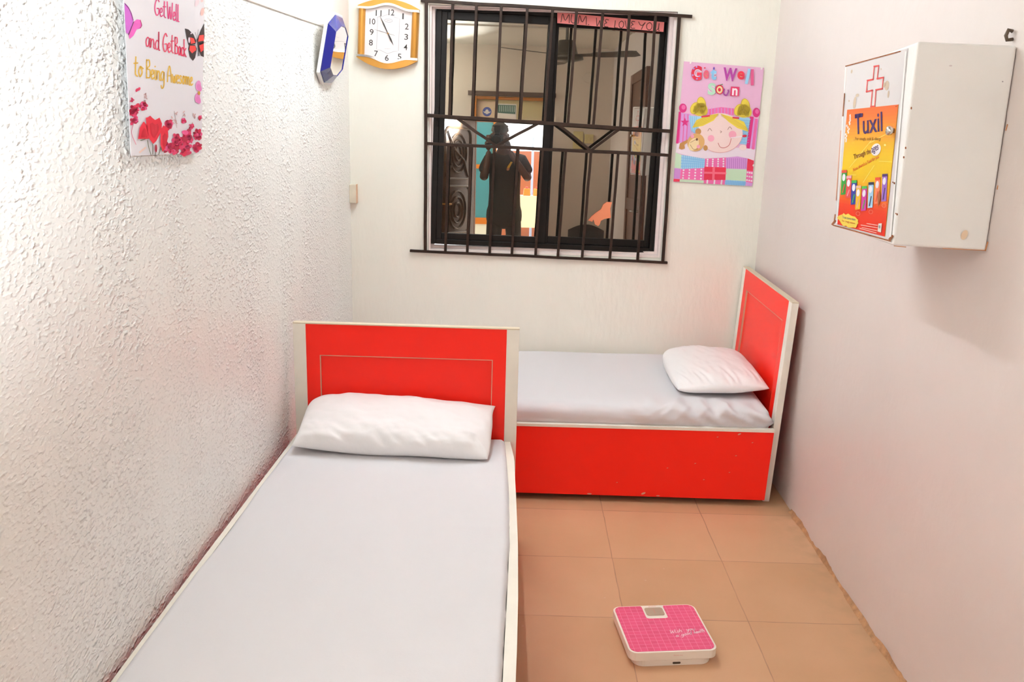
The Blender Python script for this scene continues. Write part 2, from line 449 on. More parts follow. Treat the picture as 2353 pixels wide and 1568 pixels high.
# ------------------------------------------------------------------ window
win = bpy.data.objects.new('window_1', None); COL.objects.link(win); struct(win)
win.location = (.935, .085, 1.458); win.rotation_euler = (-.040, .018, .024)
def ring(bm, x0, x1, z0, z1, wl, wr, wb, wt, y0, y1, mi=0):
    box(bm, x0, x0 + wl, y0, y1, z0, z1, mi); box(bm, x1 - wr, x1, y0, y1, z0, z1, mi)
    box(bm, x0 + wl, x1 - wr, y0, y1, z0, z0 + wb, mi); box(bm, x0 + wl, x1 - wr, y0, y1, z1 - wt, z1, mi)
bm = new(); ring(bm, -.546, .547, -.548, .556, .026, .022, .024, .026, -.03, .035); obj('frame', bm, BLACKF, win, bevel=.002)
def glass_mat():
    m = bpy.data.materials.new('tinted_reflective_glass'); m.use_nodes = True
    N = m.node_tree.nodes; L = m.node_tree.links; b = N['Principled BSDF']
    b.inputs['Base Color'].default_value = (.02, .017, .013, 1); b.inputs['Roughness'].default_value = .1
    g = N.new('ShaderNodeBsdfGlossy'); g.inputs['Color'].default_value = (.96, .88, .77, 1); g.inputs['Roughness'].default_value = 0
    x = N.new('ShaderNodeMixShader'); x.inputs[0].default_value = .37
    L.new(b.outputs[0], x.inputs[1]); L.new(g.outputs[0], x.inputs[2]); L.new(x.outputs[0], N['Material Output'].inputs[0])
    return m
GLASS = glass_mat()
for nm, x0, x1, wl, wr, y in (('sash', -.520, .012, .026, .036, -.012), ('sash', -.006, .525, .032, .024, .006)):
    bm = new(); ring(bm, x0, x1, -.524, .530, wl, wr, .03 if y < 0 else .034, .036 if y < 0 else .042, y - .012, y + .012); s = obj('sash', bm, BLACKF, win, bevel=.002)
    bm = new(); box(bm, x0 + wl - .004, x1 - wr + .004, y - .002, y + .002, -.5, .5); obj('pane', bm, GLASS, s)
for lx, lz in ((-.53, .05), (.53, .02)):
    bm = new(); box(bm, lx - .008, lx + .008, -.042, -.029, lz - .04, lz + .04); box(bm, lx - .004, lx + .004, -.05, -.041, lz - .018, lz + .012); obj('latch', bm, BLACKF, win, bevel=.002)
bm = new()
ring(bm, HX0 + .001, HX1 - .001, HZ0 + .001, HZ1 - .001, .022, .026, .026, .012, .045, .12)
ring(bm, HX0 + .001, HX1 - .001, HZ0 + .001, HZ1 - .001, .010, .012, .012, .006, .012, .05)
o = obj('trim_2', bm, WHITEP, None, bevel=.0015); struct(o)

# window grille
gr = thing('window_grille', 'dark brown welded iron burglar grille in front of the sliding window', 'window grille', (.935, -.012, .88))
def gp(x, z): return Vector((x - .935, 0, z - .88))
def ztop(x): return 2.034 - (x - .30) * .0285
def zbot(x): return .889 - (x - .30) * .018
def zr1(x): return 1.529 - (x - .36) * .0355
def zr2(x): return 1.400 - (x - .36) * .019
def jit(p, a=.0012): return p + Vector((random.uniform(-a, a), random.uniform(-a, a) * .4, random.uniform(-a, a)))
def rod(name, p, q, r=.0082, k=9):
    bm = new(); pts = [p.lerp(q, i / k) for i in range(k + 1)]
    pts = [pts[0]] + [jit(a) for a in pts[1:-1]] + [pts[-1]]
    tube(bm, pts, r * 1.25, 4); return obj(name, bm, IRON, gr, bevel=.0015, segs=1)
rod('rail', gp(.335, ztop(.335)), gp(1.566, ztop(1.566)), .0080)
rod('rail', gp(.285, zbot(.285)), gp(1.535, zbot(1.535)), .0070)
rod('rail', gp(.362, zr1(.362)), gp(1.507, zr1(1.507)), .0092)
rod('rail', gp(.362, zr2(.362)), gp(1.505, zr2(1.505)), .0078)
xt = [.48, .587, .70, .818, .933, 1.042, 1.161, 1.282, 1.401]; xb = [.457, .563, .671, .779, .894, 1.002, 1.12, 1.254, 1.389]
rod('side_bar', gp(.360, ztop(.36)), gp(.360, zbot(.36))); rod('side_bar', gp(1.508, ztop(1.508)), gp(1.512, zbot(1.512)))
for a, b in zip(xt, xb):
    xa = lambda z: b + (a - b) * (z - .88) / 1.14
    rod('bar', gp(a, ztop(a)), gp(xa(1.5), zr1(xa(1.5))), .0072, 6)
    rod('bar', gp(xa(1.38), zr2(xa(1.38))), gp(b, zbot(b)), .0072, 6)
for (x0, x1, x2) in ((.497, .691, .892), (.973, 1.136, 1.272)):
    rod('brace', gp(x0, zr1(x0)), gp(x1, zr2(x1) + .004), .0072, 4); rod('brace', gp(x1, zr2(x1) + .004), gp(x2, zr1(x2)), .0072, 4)

# pink paper strip with handwriting stuck across the top of the right sash
S = Sheet([(1282, 30), (1529, 52), (1527, 74), (1283, 54)], [(.957, .066, 2.007), (1.455, .077, 1.978), (1.454, .0745, 1.935), (.959, .0635, 1.959)], .0006)
S.back([(1282, 30), (1529, 52), (1527, 74), (1283, 54)], mat('pink_paper', 'f08a86', .7))
S.crop(1260, 0, 4.611)
BR = ink('5a2a22')
S.hand('MUM.', (140, 238), (450, 268), 84, 8, BR); S.hand('WE', (500, 275), (640, 292), 78, 8, BR)
S.hand('LOVE', (695, 298), (925, 306), 74, 8, BR); S.hand('YOU', (955, 312), (1195, 330), 78, 8, BR)
tag(S.done('paper_sign'), 'pink paper strip reading MUM. WE LOVE YOU on the top rail of the window', 'paper sign')
S = Sheet([(1352, 465), (1410, 465), (1410, 525), (1352, 525)], [(1.149, .0735, 1.143), (1.27, .0775, 1.141), (1.268, .0735, 1.012), (1.147, .0705, 1.014)], .0006)
S.crop(1260, 280, 4.611)
S.back([(668, 852), (612, 852), (575, 880), (555, 930), (500, 970), (460, 1005), (422, 1052), (470, 1065), (480, 1040), (500, 1090), (535, 1108), (552, 1090), (562, 1050), (600, 1030), (668, 1015), (655, 920)], mat('torn_orange_paper', 'ee9066', .7))
tag(S.done('paper_scrap'), 'torn orange scrap of paper stuck on the right window pane', 'paper scrap')

# ------------------------------------------------------------------ printed posters
# right-hand poster (back wall)
q = [(1571, 141), (1755, 156), (1727, 428), (1547, 418)]
S = Sheet(q, [(1.545, -.006, 1.803), (1.915, -.006, 1.785), (1.91, -.004, 1.245), (1.537, -.004, 1.254)])
S.back(q, ink('e6b4d2', .35))
S.crop(1530, 120, 4.752)
wh, pk, dp, rd, yl, bl, gn, sk, vi = [ink(c) for c in ('f2e6ea', 'e86aa8', 'd4287c', 'dc2a48', 'ecd24a', 'a6d2ee', 'c2dcbc', 'f2d6d0', 'd79ad8')]
dk = ink('8a5a4a'); ln = ink('b8923c')
S.layer = 1                                     # white bedding band
S.poly([(122, 985), (975, 1060), (958, 1185), (905, 1165), (780, 1140), (640, 1150), (420, 1160), (280, 1140), (105, 1095)], ink('ecdce6'))
S.layer = 2                                     # bed posts and headboard
S.poly([(145, 655), (185, 665), (245, 670), (270, 680), (262, 990), (112, 985)], vi)
for x in (160, 200, 238): S.stroke([(x, 680), (x - 18, 985)], 10, pk, 3)
S.stroke([(150, 660), (122, 985)], 26, dp, 3); S.ell(183, 610, 42, 50, dp, 0, 3); S.ell(190, 600, 22, 26, pk, 0, 4)
S.poly([(925, 710), (1010, 735), (975, 1060), (875, 1040)], vi); S.stroke([(935, 720), (895, 1035)], 40, dp, 3); S.stroke([(985, 740), (950, 1050)], 30, pk, 3)
S.ell(985, 660, 40, 52, dp, 0, 3); S.ell(992, 648, 20, 26, pk, 0, 4)
S.poly([(440, 625), (600, 600), (740, 615), (735, 690), (600, 670), (450, 690)], pk, 3)
for x in range(460, 740, 36): S.stroke([(x, 612), (x, 680)], 9, vi, 4)
st = [(205 + (48 if k % 2 == 0 else 20) * math.sin(k * PI / 5), 765 - (52 if k % 2 == 0 else 22) * math.cos(k * PI / 5)) for k in range(10)]
S.poly(st, dp, 5)
S.poly([(250, 690), (350, 700), (900, 715), (925, 730), (880, 1010), (800, 1000), (760, 900), (300, 880), (270, 850)], bl, 3)
for k in range(9): S.stroke([(800 + k * 12, 730 + k), (780 + k * 11, 1000)], 3, ink('6ab4e2'), 4); S.stroke([(780, 740 + 30 * k), (905, 748 + 30 * k)], 3, ink('6ab4e2'), 4)
for k in range(4): S.stroke([(265 + k * 22, 700), (275 + k * 18, 880)], 3, ink('6ab4e2'), 4)
S.ell(590, 880, 245, 215, sk, 0, 5, 40)          # face
face = [(590 + 245 * math.cos(t), 880 + 215 * math.sin(t)) for t in [i * PI / 20 for i in range(0, 21)]]
S.stroke(face, 5, ink('e8a4a0'), 6)
S.poly([(575, 670), (450, 690), (330, 740), (285, 825), (400, 805), (520, 745)], yl, 6); S.poly([(590, 670), (740, 715), (850, 760), (900, 870), (780, 830), (680, 760)], yl, 6)
for k in range(4):
    S.stroke([(570, 675 + 6 * k), (430, 715 + 18 * k), (300, 790 + 9 * k)], 2.2, ln, 7); S.stroke([(600, 678 + 6 * k), (740, 740 + 14 * k), (890, 830 + 9 * k)], 2.2, ln, 7)
for cx, cy in ((360, 600), (840, 620)):
    for k, (dx, dy, rx, ry, a) in enumerate([(-45, 10, 50, 70, .5), (25, -30, 50, 85, -.15), (0, 45, 70, 50, .2), (45, 20, 45, 70, -.3), (10, 10, 70, 60, 0)]):
        S.ell(cx + dx, cy + dy, rx, ry, yl, a, 7)
    for k, (dx, dy, rx, ry, a) in enumerate([(-45, 10, 46, 66, .5), (25, -30, 46, 80, -.15), (0, 45, 40, 40, .2), (45, 30, 36, 60, -.3)]):
        S.stroke([(cx + dx + rx * math.cos(t) * math.cos(a) - ry * math.sin(t) * math.sin(a), cy + dy + rx * math.cos(t) * math.sin(a) + ry * math.sin(t) * math.cos(a)) for t in [2 * PI * i / 12 for i in range(13)]], 2.6, ln, 8)
S.stroke([(390, 705), (470, 695)], 16, rd, 9); S.stroke([(730, 715), (790, 720)], 16, rd, 9)
S.ell(490, 940, 36, 36, ink('f0a4b8'), 0, 6); S.ell(725, 900, 42, 42, ink('f0a4b8'), 0, 6)
S.stroke([(455, 860), (475, 832), (498, 858)], 5, dk, 7); S.stroke([(672, 845), (695, 815), (716, 840)], 5, dk, 7); S.stroke([(590, 860), (606, 868), (592, 880)], 5, dk, 7)
S.stroke([(568, 992), (590, 1035), (640, 1042), (690, 1010), (712, 935)], 6, ink('c25a58'), 7)
S.stroke([(710, 935), (840, 918)], 10, wh, 8, False); S.ell(856, 915, 26, 14, rd, -.1, 9)
S.ell(838, 1040, 40, 30, sk, 0, 5)
be, bd = ink('d8a868'), ink('c08a4c')            # bear
S.poly([(140, 1050), (150, 995), (230, 955), (250, 975), (200, 1010), (205, 1050), (170, 1062)], bd, 7)
S.ell(350, 865, 32, 34, bd, 0, 7); S.ell(430, 1045, 24, 30, bd, 0, 7); S.ell(325, 985, 92, 100, be, .6, 8); S.ell(300, 1005, 52, 74, ink('ecd4a4'), .5, 9)
S.ell(335, 952, 11, 14, ink('5a3020'), 0, 10); S.ell(286, 918, 20, 20, ink('f0a4b8'), 0, 10); S.ell(352, 1030, 20, 20, ink('f0a4b8'), 0, 10)
S.stroke([(265, 985), (320, 955)], 4, dk, 10); S.stroke([(262, 1010), (300, 1060), (345, 1055)], 4, dk, 10)
# patchwork quilt
cells = [([(105, 1095), (168, 1120), (160, 1270), (92, 1262)], gn), ([(168, 1120), (425, 1165), (418, 1262), (160, 1275)], bl), ([(425, 1165), (655, 1150), (655, 1260), (418, 1250)], pk),
         ([(655, 1150), (780, 1138), (890, 1160), (880, 1280), (655, 1270)], vi), ([(890, 1160), (958, 1185), (948, 1300), (880, 1290)], rd),
         ([(92, 1262), (160, 1270), (150, 1385), (84, 1380)], vi), ([(160, 1275), (418, 1262), (412, 1400), (150, 1385)], pk), ([(418, 1250), (655, 1260), (648, 1395), (412, 1395)], rd),
         ([(655, 1270), (880, 1280), (870, 1410), (648, 1395)], gn), ([(880, 1290), (948, 1300), (943, 1430), (870, 1415)], pk),
         ([(84, 1380), (150, 1385), (148, 1413), (80, 1410)], rd), ([(150, 1385), (412, 1400), (410, 1430), (148, 1415)], gn), ([(412, 1395), (648, 1395), (640, 1446), (410, 1432)], pk),
         ([(648, 1395), (870, 1410), (862, 1458), (640, 1446)], bl), ([(870, 1415), (943, 1430), (937, 1465), (862, 1458)], vi)]
for P, m in cells: S.poly(P, m, 6)
def inside(P, n, jitter=0):
    xs = [p[0] for p in P]; ys = [p[1] for p in P]
    for i in range(n):
        for j in range(n):
            yield (P[0][0] + (P[1][0] - P[0][0]) * (i + .5) / n) * (1 - (j + .5) / n) + (P[-1][0] + (P[-2][0] - P[-1][0]) * (i + .5) / n) * (j + .5) / n, (P[0][1] + (P[1][1] - P[0][1]) * (i + .5) / n) * (1 - (j + .5) / n) + (P[-1][1] + (P[-2][1] - P[-1][1]) * (i + .5) / n) * (j + .5) / n
for k in (2, 6, 9, 12):
    P, m = cells[k]
    for x, y in inside(P, 4 if k in (2, 6) else 3): S.ell(x, y, 10, 10, wh, 0, 7, 10)
for k in (1, 13):
    P, m = cells[k]
    for i in range(1, 12):
        f = i / 12
        a = (P[0][0] + (P[1][0] - P[0][0]) * f, P[0][1] + (P[1][1] - P[0][1]) * f); b = (P[3][0] + (P[2][0] - P[3][0]) * f, P[3][1] + (P[2][1] - P[3][1]) * f)
        S.stroke([a, b], 7, ink('82bce8'), 7, False)
    for i in range(1, 5):
        f = i / 5
        a = (P[0][0] + (P[3][0] - P[0][0]) * f, P[0][1] + (P[3][1] - P[0][1]) * f); b = (P[1][0] + (P[2][0] - P[1][0]) * f, P[1][1] + (P[2][1] - P[1][1]) * f)
        S.stroke([a, b], 7, ink('82bce8'), 8, False)
for x in range(672, 880, 22): S.stroke([(x, 1160), (x, 1268)], 6, ink('b06ab8'), 7, False)
for x in range(98, 155, 16): S.stroke([(x, 1275), (x - 6, 1375)], 5, ink('b06ab8'), 7, False)
S.stroke([(520, 1262), (515, 1390)], 26, ink('e86a80'), 7); S.stroke([(420, 1315), (648, 1322)], 22, ink('e86a80'), 7)
# lettering
def blob(t, p0, p1, h, m, halo, b=.04, hb=.08):
    S.text(t, p0, p1, h, halo, hb, 0, 11, None); S.text(t, p0, p1, h, m, b, 0, 12)
pw = ink('f6dcec')
blob('G', (268, 305), (382, 312), 162, rd, pw, .05, .09); 
for x, y in ((300, 180), (290, 250), (335, 290), (362, 262), (330, 160)): S.ell(x, y, 10, 10, ink('b89ade'), 0, 13, 10)
blob('e', (402, 288), (462, 292), 95, ink('e2607a'), ink('ecd878'), .035, .10); blob('t', (478, 300), (545, 305), 128, ink('8cc4e8'), pw, .045, .08)
S.ell(520, 178, 9, 16, ink('6a4ab0'), 0, 13); S.ell(420, 172, 10, 8, rd, 0, 13)
blob('W', (614, 310), (765, 322), 145, ink('b03a9c'), pw, .045, .07); blob('e', (772, 295), (850, 302), 92, rd, ink('ecd878'), .035, .10)
S.stroke([(905, 195), (875, 335)], 32, ink('9cd0ee'), 12, False); S.stroke([(938, 200), (938, 350)], 32, ink('e05a8e'), 12, False)
blob('S', (450, 466), (535, 470), 132, ink('b4dcc0'), pw, .045, .08)
S.ell(582, 408, 44, 52, rd, 0, 12); S.ell(582, 410, 32, 40, ink('f2dca4'), 0, 13); S.ell(580, 410, 16, 20, rd, 0, 14); S.stroke([(585, 360), (615, 350)], 7, ink('4a8a3a'), 14)
S.stroke([(632, 405), (625, 450), (655, 472), (678, 430), (675, 415)], 16, ink('a84a9c'), 12)
S.poly([(706, 375), (798, 380), (792, 480), (696, 478)], ink('e0386a'), 12); S.text('n', (716, 470), (775, 474), 78, wh, .03, 0, 13)
for p in ((265, 115), (1040, 180), (952, 1235)): S.ell(p[0], p[1], 10, 14, ink('f4ece6', .3), .5, 14, 8)
tag(S.done('greeting_poster'), 'pink Get Well Soon poster of a fair-haired child with a bear, right of the window', 'poster')

# left-hand poster on the rough wall
q = [(280, 0), (465, 0), (460, 352), (297, 358)]
S = Sheet(q, [(-.020, -2.424, 1.784), (-.013, -1.946, 1.832), (-.014, -2.025, 1.455), (-.021, -2.446, 1.472)])
S.back([(272, -150), (468, -165), (460, 352), (297, 358)], ink('e2dcde', .35))
S.crop(240, 0, 3.92)
mg, hot, gold_, crim = ink('d82a70'), ink('e0325a'), ink('e2b23c'), ink('c8143c')
S.hand('Get', (430, 130), (535, 160), 150, 10, mg, 2, (.0, -1)); S.hand('Well', (545, 165), (655, 195), 150, 10, mg, 2, (0, -1))
S.hand('and', (350, 412), (478, 452), 165, 10, hot, 2, (0, -1)); S.hand('Get', (505, 460), (605, 478), 165, 10, hot, 2, (0, -1)); S.hand('Back', (612, 482), (722, 512), 150, 10, hot, 2, (0, -1))
S.hand('to', (245, 680), (330, 692), 180, 12, gold_, 2, (0, -1)); S.hand('Being', (352, 700), (525, 730), 165, 11, gold_, 2, (0, -1)); S.hand('Awesome', (548, 735), (780, 770), 145, 10, gold_, 2, (0, -1))
# butterflies
S.poly([(158, 22), (195, 60), (225, 120), (240, 180), (225, 230), (195, 310), (172, 290), (164, 180)], ink('cf62c8'), 2); S.poly([(240, 195), (270, 172), (305, 178), (314, 225), (300, 255), (270, 262), (240, 320), (205, 350), (190, 300), (225, 235)], ink('e45ab6'), 2)
S.stroke([(160, 30), (205, 90), (236, 180)], 6, ink('7a2a6a'), 3); S.stroke([(240, 195), (222, 240), (195, 310)], 7, ink('6a2050'), 3); S.stroke([(300, 180), (312, 225), (300, 250)], 6, ink('b8285a'), 3)
bk = ink('2a1416'); rr = ink('e0342c')
S.poly([(706, 255), (740, 265), (785, 310), (810, 370), (800, 400), (740, 405), (722, 340)], bk, 2); S.poly([(745, 400), (800, 405), (815, 440), (800, 520), (780, 548), (750, 510), (736, 440)], bk, 2)
S.poly([(880, 210), (850, 270), (820, 350), (825, 395), (870, 400), (884, 330)], bk, 2); S.poly([(825, 400), (878, 372), (878, 515), (850, 500), (828, 440)], bk, 2)
S.poly([(752, 335), (785, 345), (800, 385), (760, 395)], rr, 3); S.poly([(750, 410), (800, 412), (808, 450), (770, 480), (745, 450)], rr, 3); S.poly([(835, 318), (876, 312), (878, 365), (825, 375)], rr, 3); S.poly([(835, 410), (876, 390), (874, 450), (850, 470)], rr, 3)
S.ell(742, 360, 9, 26, ink('e8d0dc'), 0, 4); S.ell(760, 300, 5, 8, ink('e8d0dc'), .6, 4); S.stroke([(812, 355), (820, 400), (830, 500)], 9, bk, 5); S.stroke([(812, 350), (795, 290)], 3, bk, 5); S.stroke([(816, 350), (822, 265)], 3, bk, 5)
S.ell(864, 105, 16, 38, ink('ecb4a8'), .2, 2); S.ell(860, 5, 12, 14, ink('ecb4b0'), 0, 2); S.ell(815, 20, 18, 40, ink('e6ccd0'), .3, 2)
# flowers along the bottom
random.seed(11)
fc = [ink(c) for c in ('d81e48', 'e03a68', 'c01440', 'e8588e', 'b01038', 'd62a5a')]
for (cx, cy, r, n) in [(245, 990, 55, 16), (330, 950, 42, 12), (245, 1090, 45, 10), (225, 900, 24, 6), (560, 1120, 42, 14), (640, 1270, 62, 18), (735, 1230, 60, 16), (820, 1210, 45, 14), (600, 1330, 60, 14), (720, 1350, 60, 14), (820, 1330, 45, 14), (845, 1060, 22, 10), (550, 1330, 50, 10), (770, 1140, 26, 8), (695, 1090, 26, 9)]:
    for k in range(int(n * 1.8)):
        a = random.uniform(0, 2 * PI); rr_ = r * random.uniform(.1, .9)
        x = cx + rr_ * math.cos(a) * .8; y = cy + rr_ * math.sin(a)
        x = max(205, min(852, x)); y = min(1380, y)
        S.ell(x, y, r * random.uniform(.24, .46) * .85, r * random.uniform(.28, .55), random.choice(fc), random.uniform(0, PI), 2 + k % 4, 12)
for P in ([(275, 1250), (290, 1150), (325, 1092), (360, 1130), (370, 1250)], [(345, 1060), (365, 1055), (385, 1040), (405, 1060), (430, 1080), (470, 1058), (492, 1110), (488, 1180), (440, 1270), (412, 1296), (370, 1240), (352, 1140)], [(480, 1170), (505, 1128), (545, 1150), (550, 1230), (520, 1340), (500, 1370), (478, 1300)]):
    S.poly(P, ink('e01e38'), 7); c = np.mean(np.array(P), 0); S.poly([tuple(c + (np.array(p) - c) * .55 + np.array((6, 20))) for p in P], ink('c80f2c'), 8)
for P in ([(362, 1262), (375, 1330), (395, 1395)], [(410, 1296), (410, 1390)], [(490, 1310), (465, 1390)], [(438, 1370), (432, 1395)], [(345, 1250), (300, 1265)], [(480, 1330), (500, 1360)]): S.stroke(P, 6, ink('54603a'), 6)
S.ell(437, 1335, 11, 36, ink('a81030'), 0, 8)
for cx, cy in ((828, 770), (820, 880)): S.ell(cx, cy, 24, 46, ink('e690c4'), .1, 3); S.ell(cx + 8, cy + 20, 20, 36, ink('dc78b4'), -.3, 4)
S.ell(830, 838, 12, 18, ink('c8922a'), 0, 6)
for (x, y) in ((270, 810), (290, 800)): S.ell(x, y, 12, 18, ink('e0365e'), .5, 3, 8)
for k in range(26):
    x = random.choice((600, 625, 700, 790, 340, 345)) + random.uniform(-14, 14); y = random.uniform(1000, 1150) if x > 400 else random.uniform(840, 920)
    S.ell(x, y, 6, 14, ink('d0a8a4'), random.uniform(-1, 1), 2, 8)
S.stroke([(612, 1000), (635, 1150)], 4, ink('b8a098'), 2); S.stroke([(240, 1120), (225, 1200), (265, 1300)], 5, ink('d86a84'), 2); S.stroke([(350, 1330), (300, 1370)], 16, ink('e8c4b4'), 2)
tag(S.done('wall_poster'), 'white floral Get Well and Get Back to Being Awesome poster on the rough left wall', 'poster')

# ------------------------------------------------------------------ clock
ck = thing('wall_clock', 'gold-framed wall clock with white dial left of the window', 'clock', (.187, -.003, 1.886), (0, .042, 0))
def arch(x, s, base, rise, w): return s * (base + rise * .5 * (1 + math.cos(PI * min(1, abs(x) / w))))
def strip(bm, f0, f1, x0, x1, y0, y1, n=24, mi=0):
    xs = [x0 + (x1 - x0) * k / n for k in range(n + 1)]
    P = [(x, 0, f0(x)) for x in xs] + [(x, 0, f1(x)) for x in xs[::-1]]
    prism(bm, [(p[0], y0, p[2]) for p in P], (0, y1 - y0, 0), mi)
for s in (1, -1):
    e = .147 if s > 0 else .156
    bm = new(); strip(bm, lambda x: s * (.112 + (e - .112) * (1 - (x / .139) ** 2)), lambda x: arch(x, s, .106, .022, .10), -.139, .139, -.034, 0); obj('frame_bow', bm, GOLD, ck, bevel=.006, segs=3)
    bm = new(); strip(bm, lambda x: arch(x, s, .109, .022, .10), lambda x: arch(x, s, .099, .022, .10), -.139, .139, -.037, -.002); obj('frame_band', bm, SILVER, ck, bevel=.002)
for s in (1, -1):
    bm = new(); prof = [(s * .138, 0)] + [(s * (.121 + .017 * math.cos(t)), -.008 - .028 * math.sin(t)) for t in [PI * k / 10 for k in range(11)]] + [(s * .104, 0)]
    prism(bm, [(x, y, -.112) for x, y in prof], (0, 0, .224)); obj('frame_side', bm, GOLD, ck, smooth=False)
S = Sheet([(0, 0), (1, 0), (1, 1), (0, 1)], [(-.107, -.018, .12), (.107, -.018, .12), (.107, -.018, -.12), (-.107, -.018, -.12)], .0004)
S.tf = lambda p: ((p[0] + .107) / .214, (.12 - p[1]) / .24)
strip(S.bm, lambda x: arch(x, 1, .102, .022, .10), lambda x: arch(x, -1, .102, .022, .10), -.106, .106, -.0005, -.018); S.mi(mat('clock_dial', 'e6dedc', .25))
ik = ink('3a3430'); gy = ink('a8a2a4')
for n_, (x, z) in {'12': (.012, .092), '1': (.065, .079), '2': (.084, .036), '3': (.083, -.009), '4': (.082, -.054), '5': (.056, -.097), '6': (-.002, -.107), '7': (-.052, -.091), '8': (-.077, -.045), '9': (-.075, .001), '10': (-.073, .047), '11': (-.046, .085)}.items():
    w = .026 if len(n_) > 1 else (.007 if n_ == '1' else .017)
    S.text(n_, (x - w / 2, z - .0125), (x + w / 2, z - .0125), .0255, ik, .006, 0, 2, (0, 1))
fr = [(-.05, .068), (-.03, .072), (0, .084), (.03, .072), (.05, .068), (.05, -.072), (.03, -.076), (0, -.088), (-.03, -.076), (-.05, -.072), (-.05, .068)]
S.stroke(fr, .0016, gy, 1, False)
for r in (.006,):
    S.stroke([(.0 + .018 * math.cos(t), .056 + .0075 * math.sin(t)) for t in [2 * PI * k / 16 for k in range(17)]], .0016, gy, 2)
    S.text('QUARTZ', (-.013, -.068), (.013, -.068), .0035, gy, 0, 0, 2, (0, 1)); S.text('OMO', (-.010, .053), (.010, .053), .006, gy, 0, 0, 2, (0, 1))
S.done('dial', ck)
def hand(name, ang, l0, l1, w, y, col):
    bm = new(); d = (math.sin(ang), math.cos(ang)); n = (d[1], -d[0])
    P = [(d[0] * l0 + n[0] * w * .4, d[1] * l0 + n[1] * w * .4), (d[0] * l1 * .5 + n[0] * w, d[1] * l1 * .5 + n[1] * w), (d[0] * l1, d[1] * l1), (d[0] * l1 * .5 - n[0] * w, d[1] * l1 * .5 - n[1] * w), (d[0] * l0 - n[0] * w * .4, d[1] * l0 - n[1] * w * .4)]
    prism(bm, [(x, y, z) for x, z in P], (0, .0012, 0)); obj(name, bm, col, ck)
hand('hour_hand', math.radians(152), -.008, .058, .0038, -.022, ik); hand('minute_hand', math.radians(-28), -.012, .088, .0030, -.024, ik); hand('second_hand', math.radians(-78), -.032, .07, .0012, -.026, ink('6a645e'))
bm = new(); lathe(bm, [(.004, 0), (.004, .006), (.002, .008)], 12, Matrix.Translation((0, -.018, 0)) @ Matrix.Rotation(PI / 2, 4, 'X')); obj('hub', bm, GOLD, ck)

# ------------------------------------------------------------------ blue-framed mirror on the left wall
mr = thing('wall_mirror', 'small blue octagonal mirror tilted forward high on the left wall', 'mirror', (.018, -.51, 1.788), (0, math.radians(11), 0))
def octo(a, b, ca, cb): return [(-a, -b + cb), (-a + ca, -b), (a - ca, -b), (a, -b + cb), (a, b - cb), (a - ca, b), (-a + ca, b), (-a, b - cb)]
def loops(bm, La, xa, Lb, xb, mi=0):
    A = [bm.verts.new((xa, p[0], p[1])) for p in La]; B = [bm.verts.new((xb, p[0], p[1])) for p in Lb]; n = len(A)
    for k in range(n):
        f = bm.faces.new((A[k], A[(k + 1) % n], B[(k + 1) % n], B[k])); f.material_index = mi
    return A, B
o1 = octo(.186, .142, .11, .045); o2 = octo(.182, .138, .108, .044); o3 = octo(.176, .132, .106, .042); o4 = octo(.132, .098, .09, .03)
bm = new(); loops(bm, o1, 0, o1, .010); loops(bm, o1, .010, o2, .013); loops(bm, o2, .013, o3, .012)

A = [bm.verts.new((0, p[0], p[1])) for p in o1]; bm.faces.new(A); obj('rim', bm, mat('white_plastic', 'e9e4df', .35), mr)
bm = new(); loops(bm, o3, .011, o3, .015); loops(bm, o3, .015, o4, .040); loops(bm, o4, .040, octo(.128, .094, .088, .029), .036); obj('bevel', bm, mat('deep_blue_plastic', '121a78', .22), mr)
bm = new(); bm.faces.new([bm.verts.new((.0372, p[0], p[1])) for p in octo(.130, .096, .089, .0295)]); obj('mirror_glass', bm, mat('silvered_glass', 'e8e0d8', .03, metal=1), mr)

# cable box in the corner
jb = thing('cable_box', 'small cream cable junction box in the corner left of the window', 'junction box', (.016, -.014, 1.156))
bm = new(); box(bm, -.017, .016, -.018, .013, -.044, .044); obj('cover', bm, mat('aged_cream_plastic', 'ddd2bc', .5, var=(30, .08)), jb, bevel=.004)
bm = new(); box(bm, .014, .019, -.016, .013, -.045, .045); obj('side_plate', bm, mat('yellowed_plastic', 'd8b090', .6, var=(25, .15)), jb, bevel=.002)

# ------------------------------------------------------------------ medicine cabinet
cab = thing('medicine_cabinet', 'white metal first-aid cabinet with orange advert hung on right wall', 'cabinet', (1.845, -1.925, 1.285))
CW = mat('white_enamel', 'eeebe7', .38, var=(5, .03), bump=(5, .12, .03)); RUST = mat('rust', '9a5a30', .8, var=(60, .4)); STAIN = ink('cbb59c')
def cl(p): return Vector(p) - Vector(cab.location)
ct = {'nt': (1.722, -2.150, 1.768), 'nb': (1.726, -2.153, 1.288), 'ft': (1.722, -1.690, 1.726), 'fb': (1.726, -1.716, 1.281)}
bm = new()
XW = XR - .002
hexa(bm, [cl(p) for p in (ct['nb'], ct['nt'], ct['fb'], ct['ft'], (XW, -2.146, 1.280), (XW, -2.138, 1.766), (XW, -1.705, 1.279), (XW, -1.69, 1.74))])
cab_body = obj('body', bm, CW, cab, bevel=.006, segs=3)
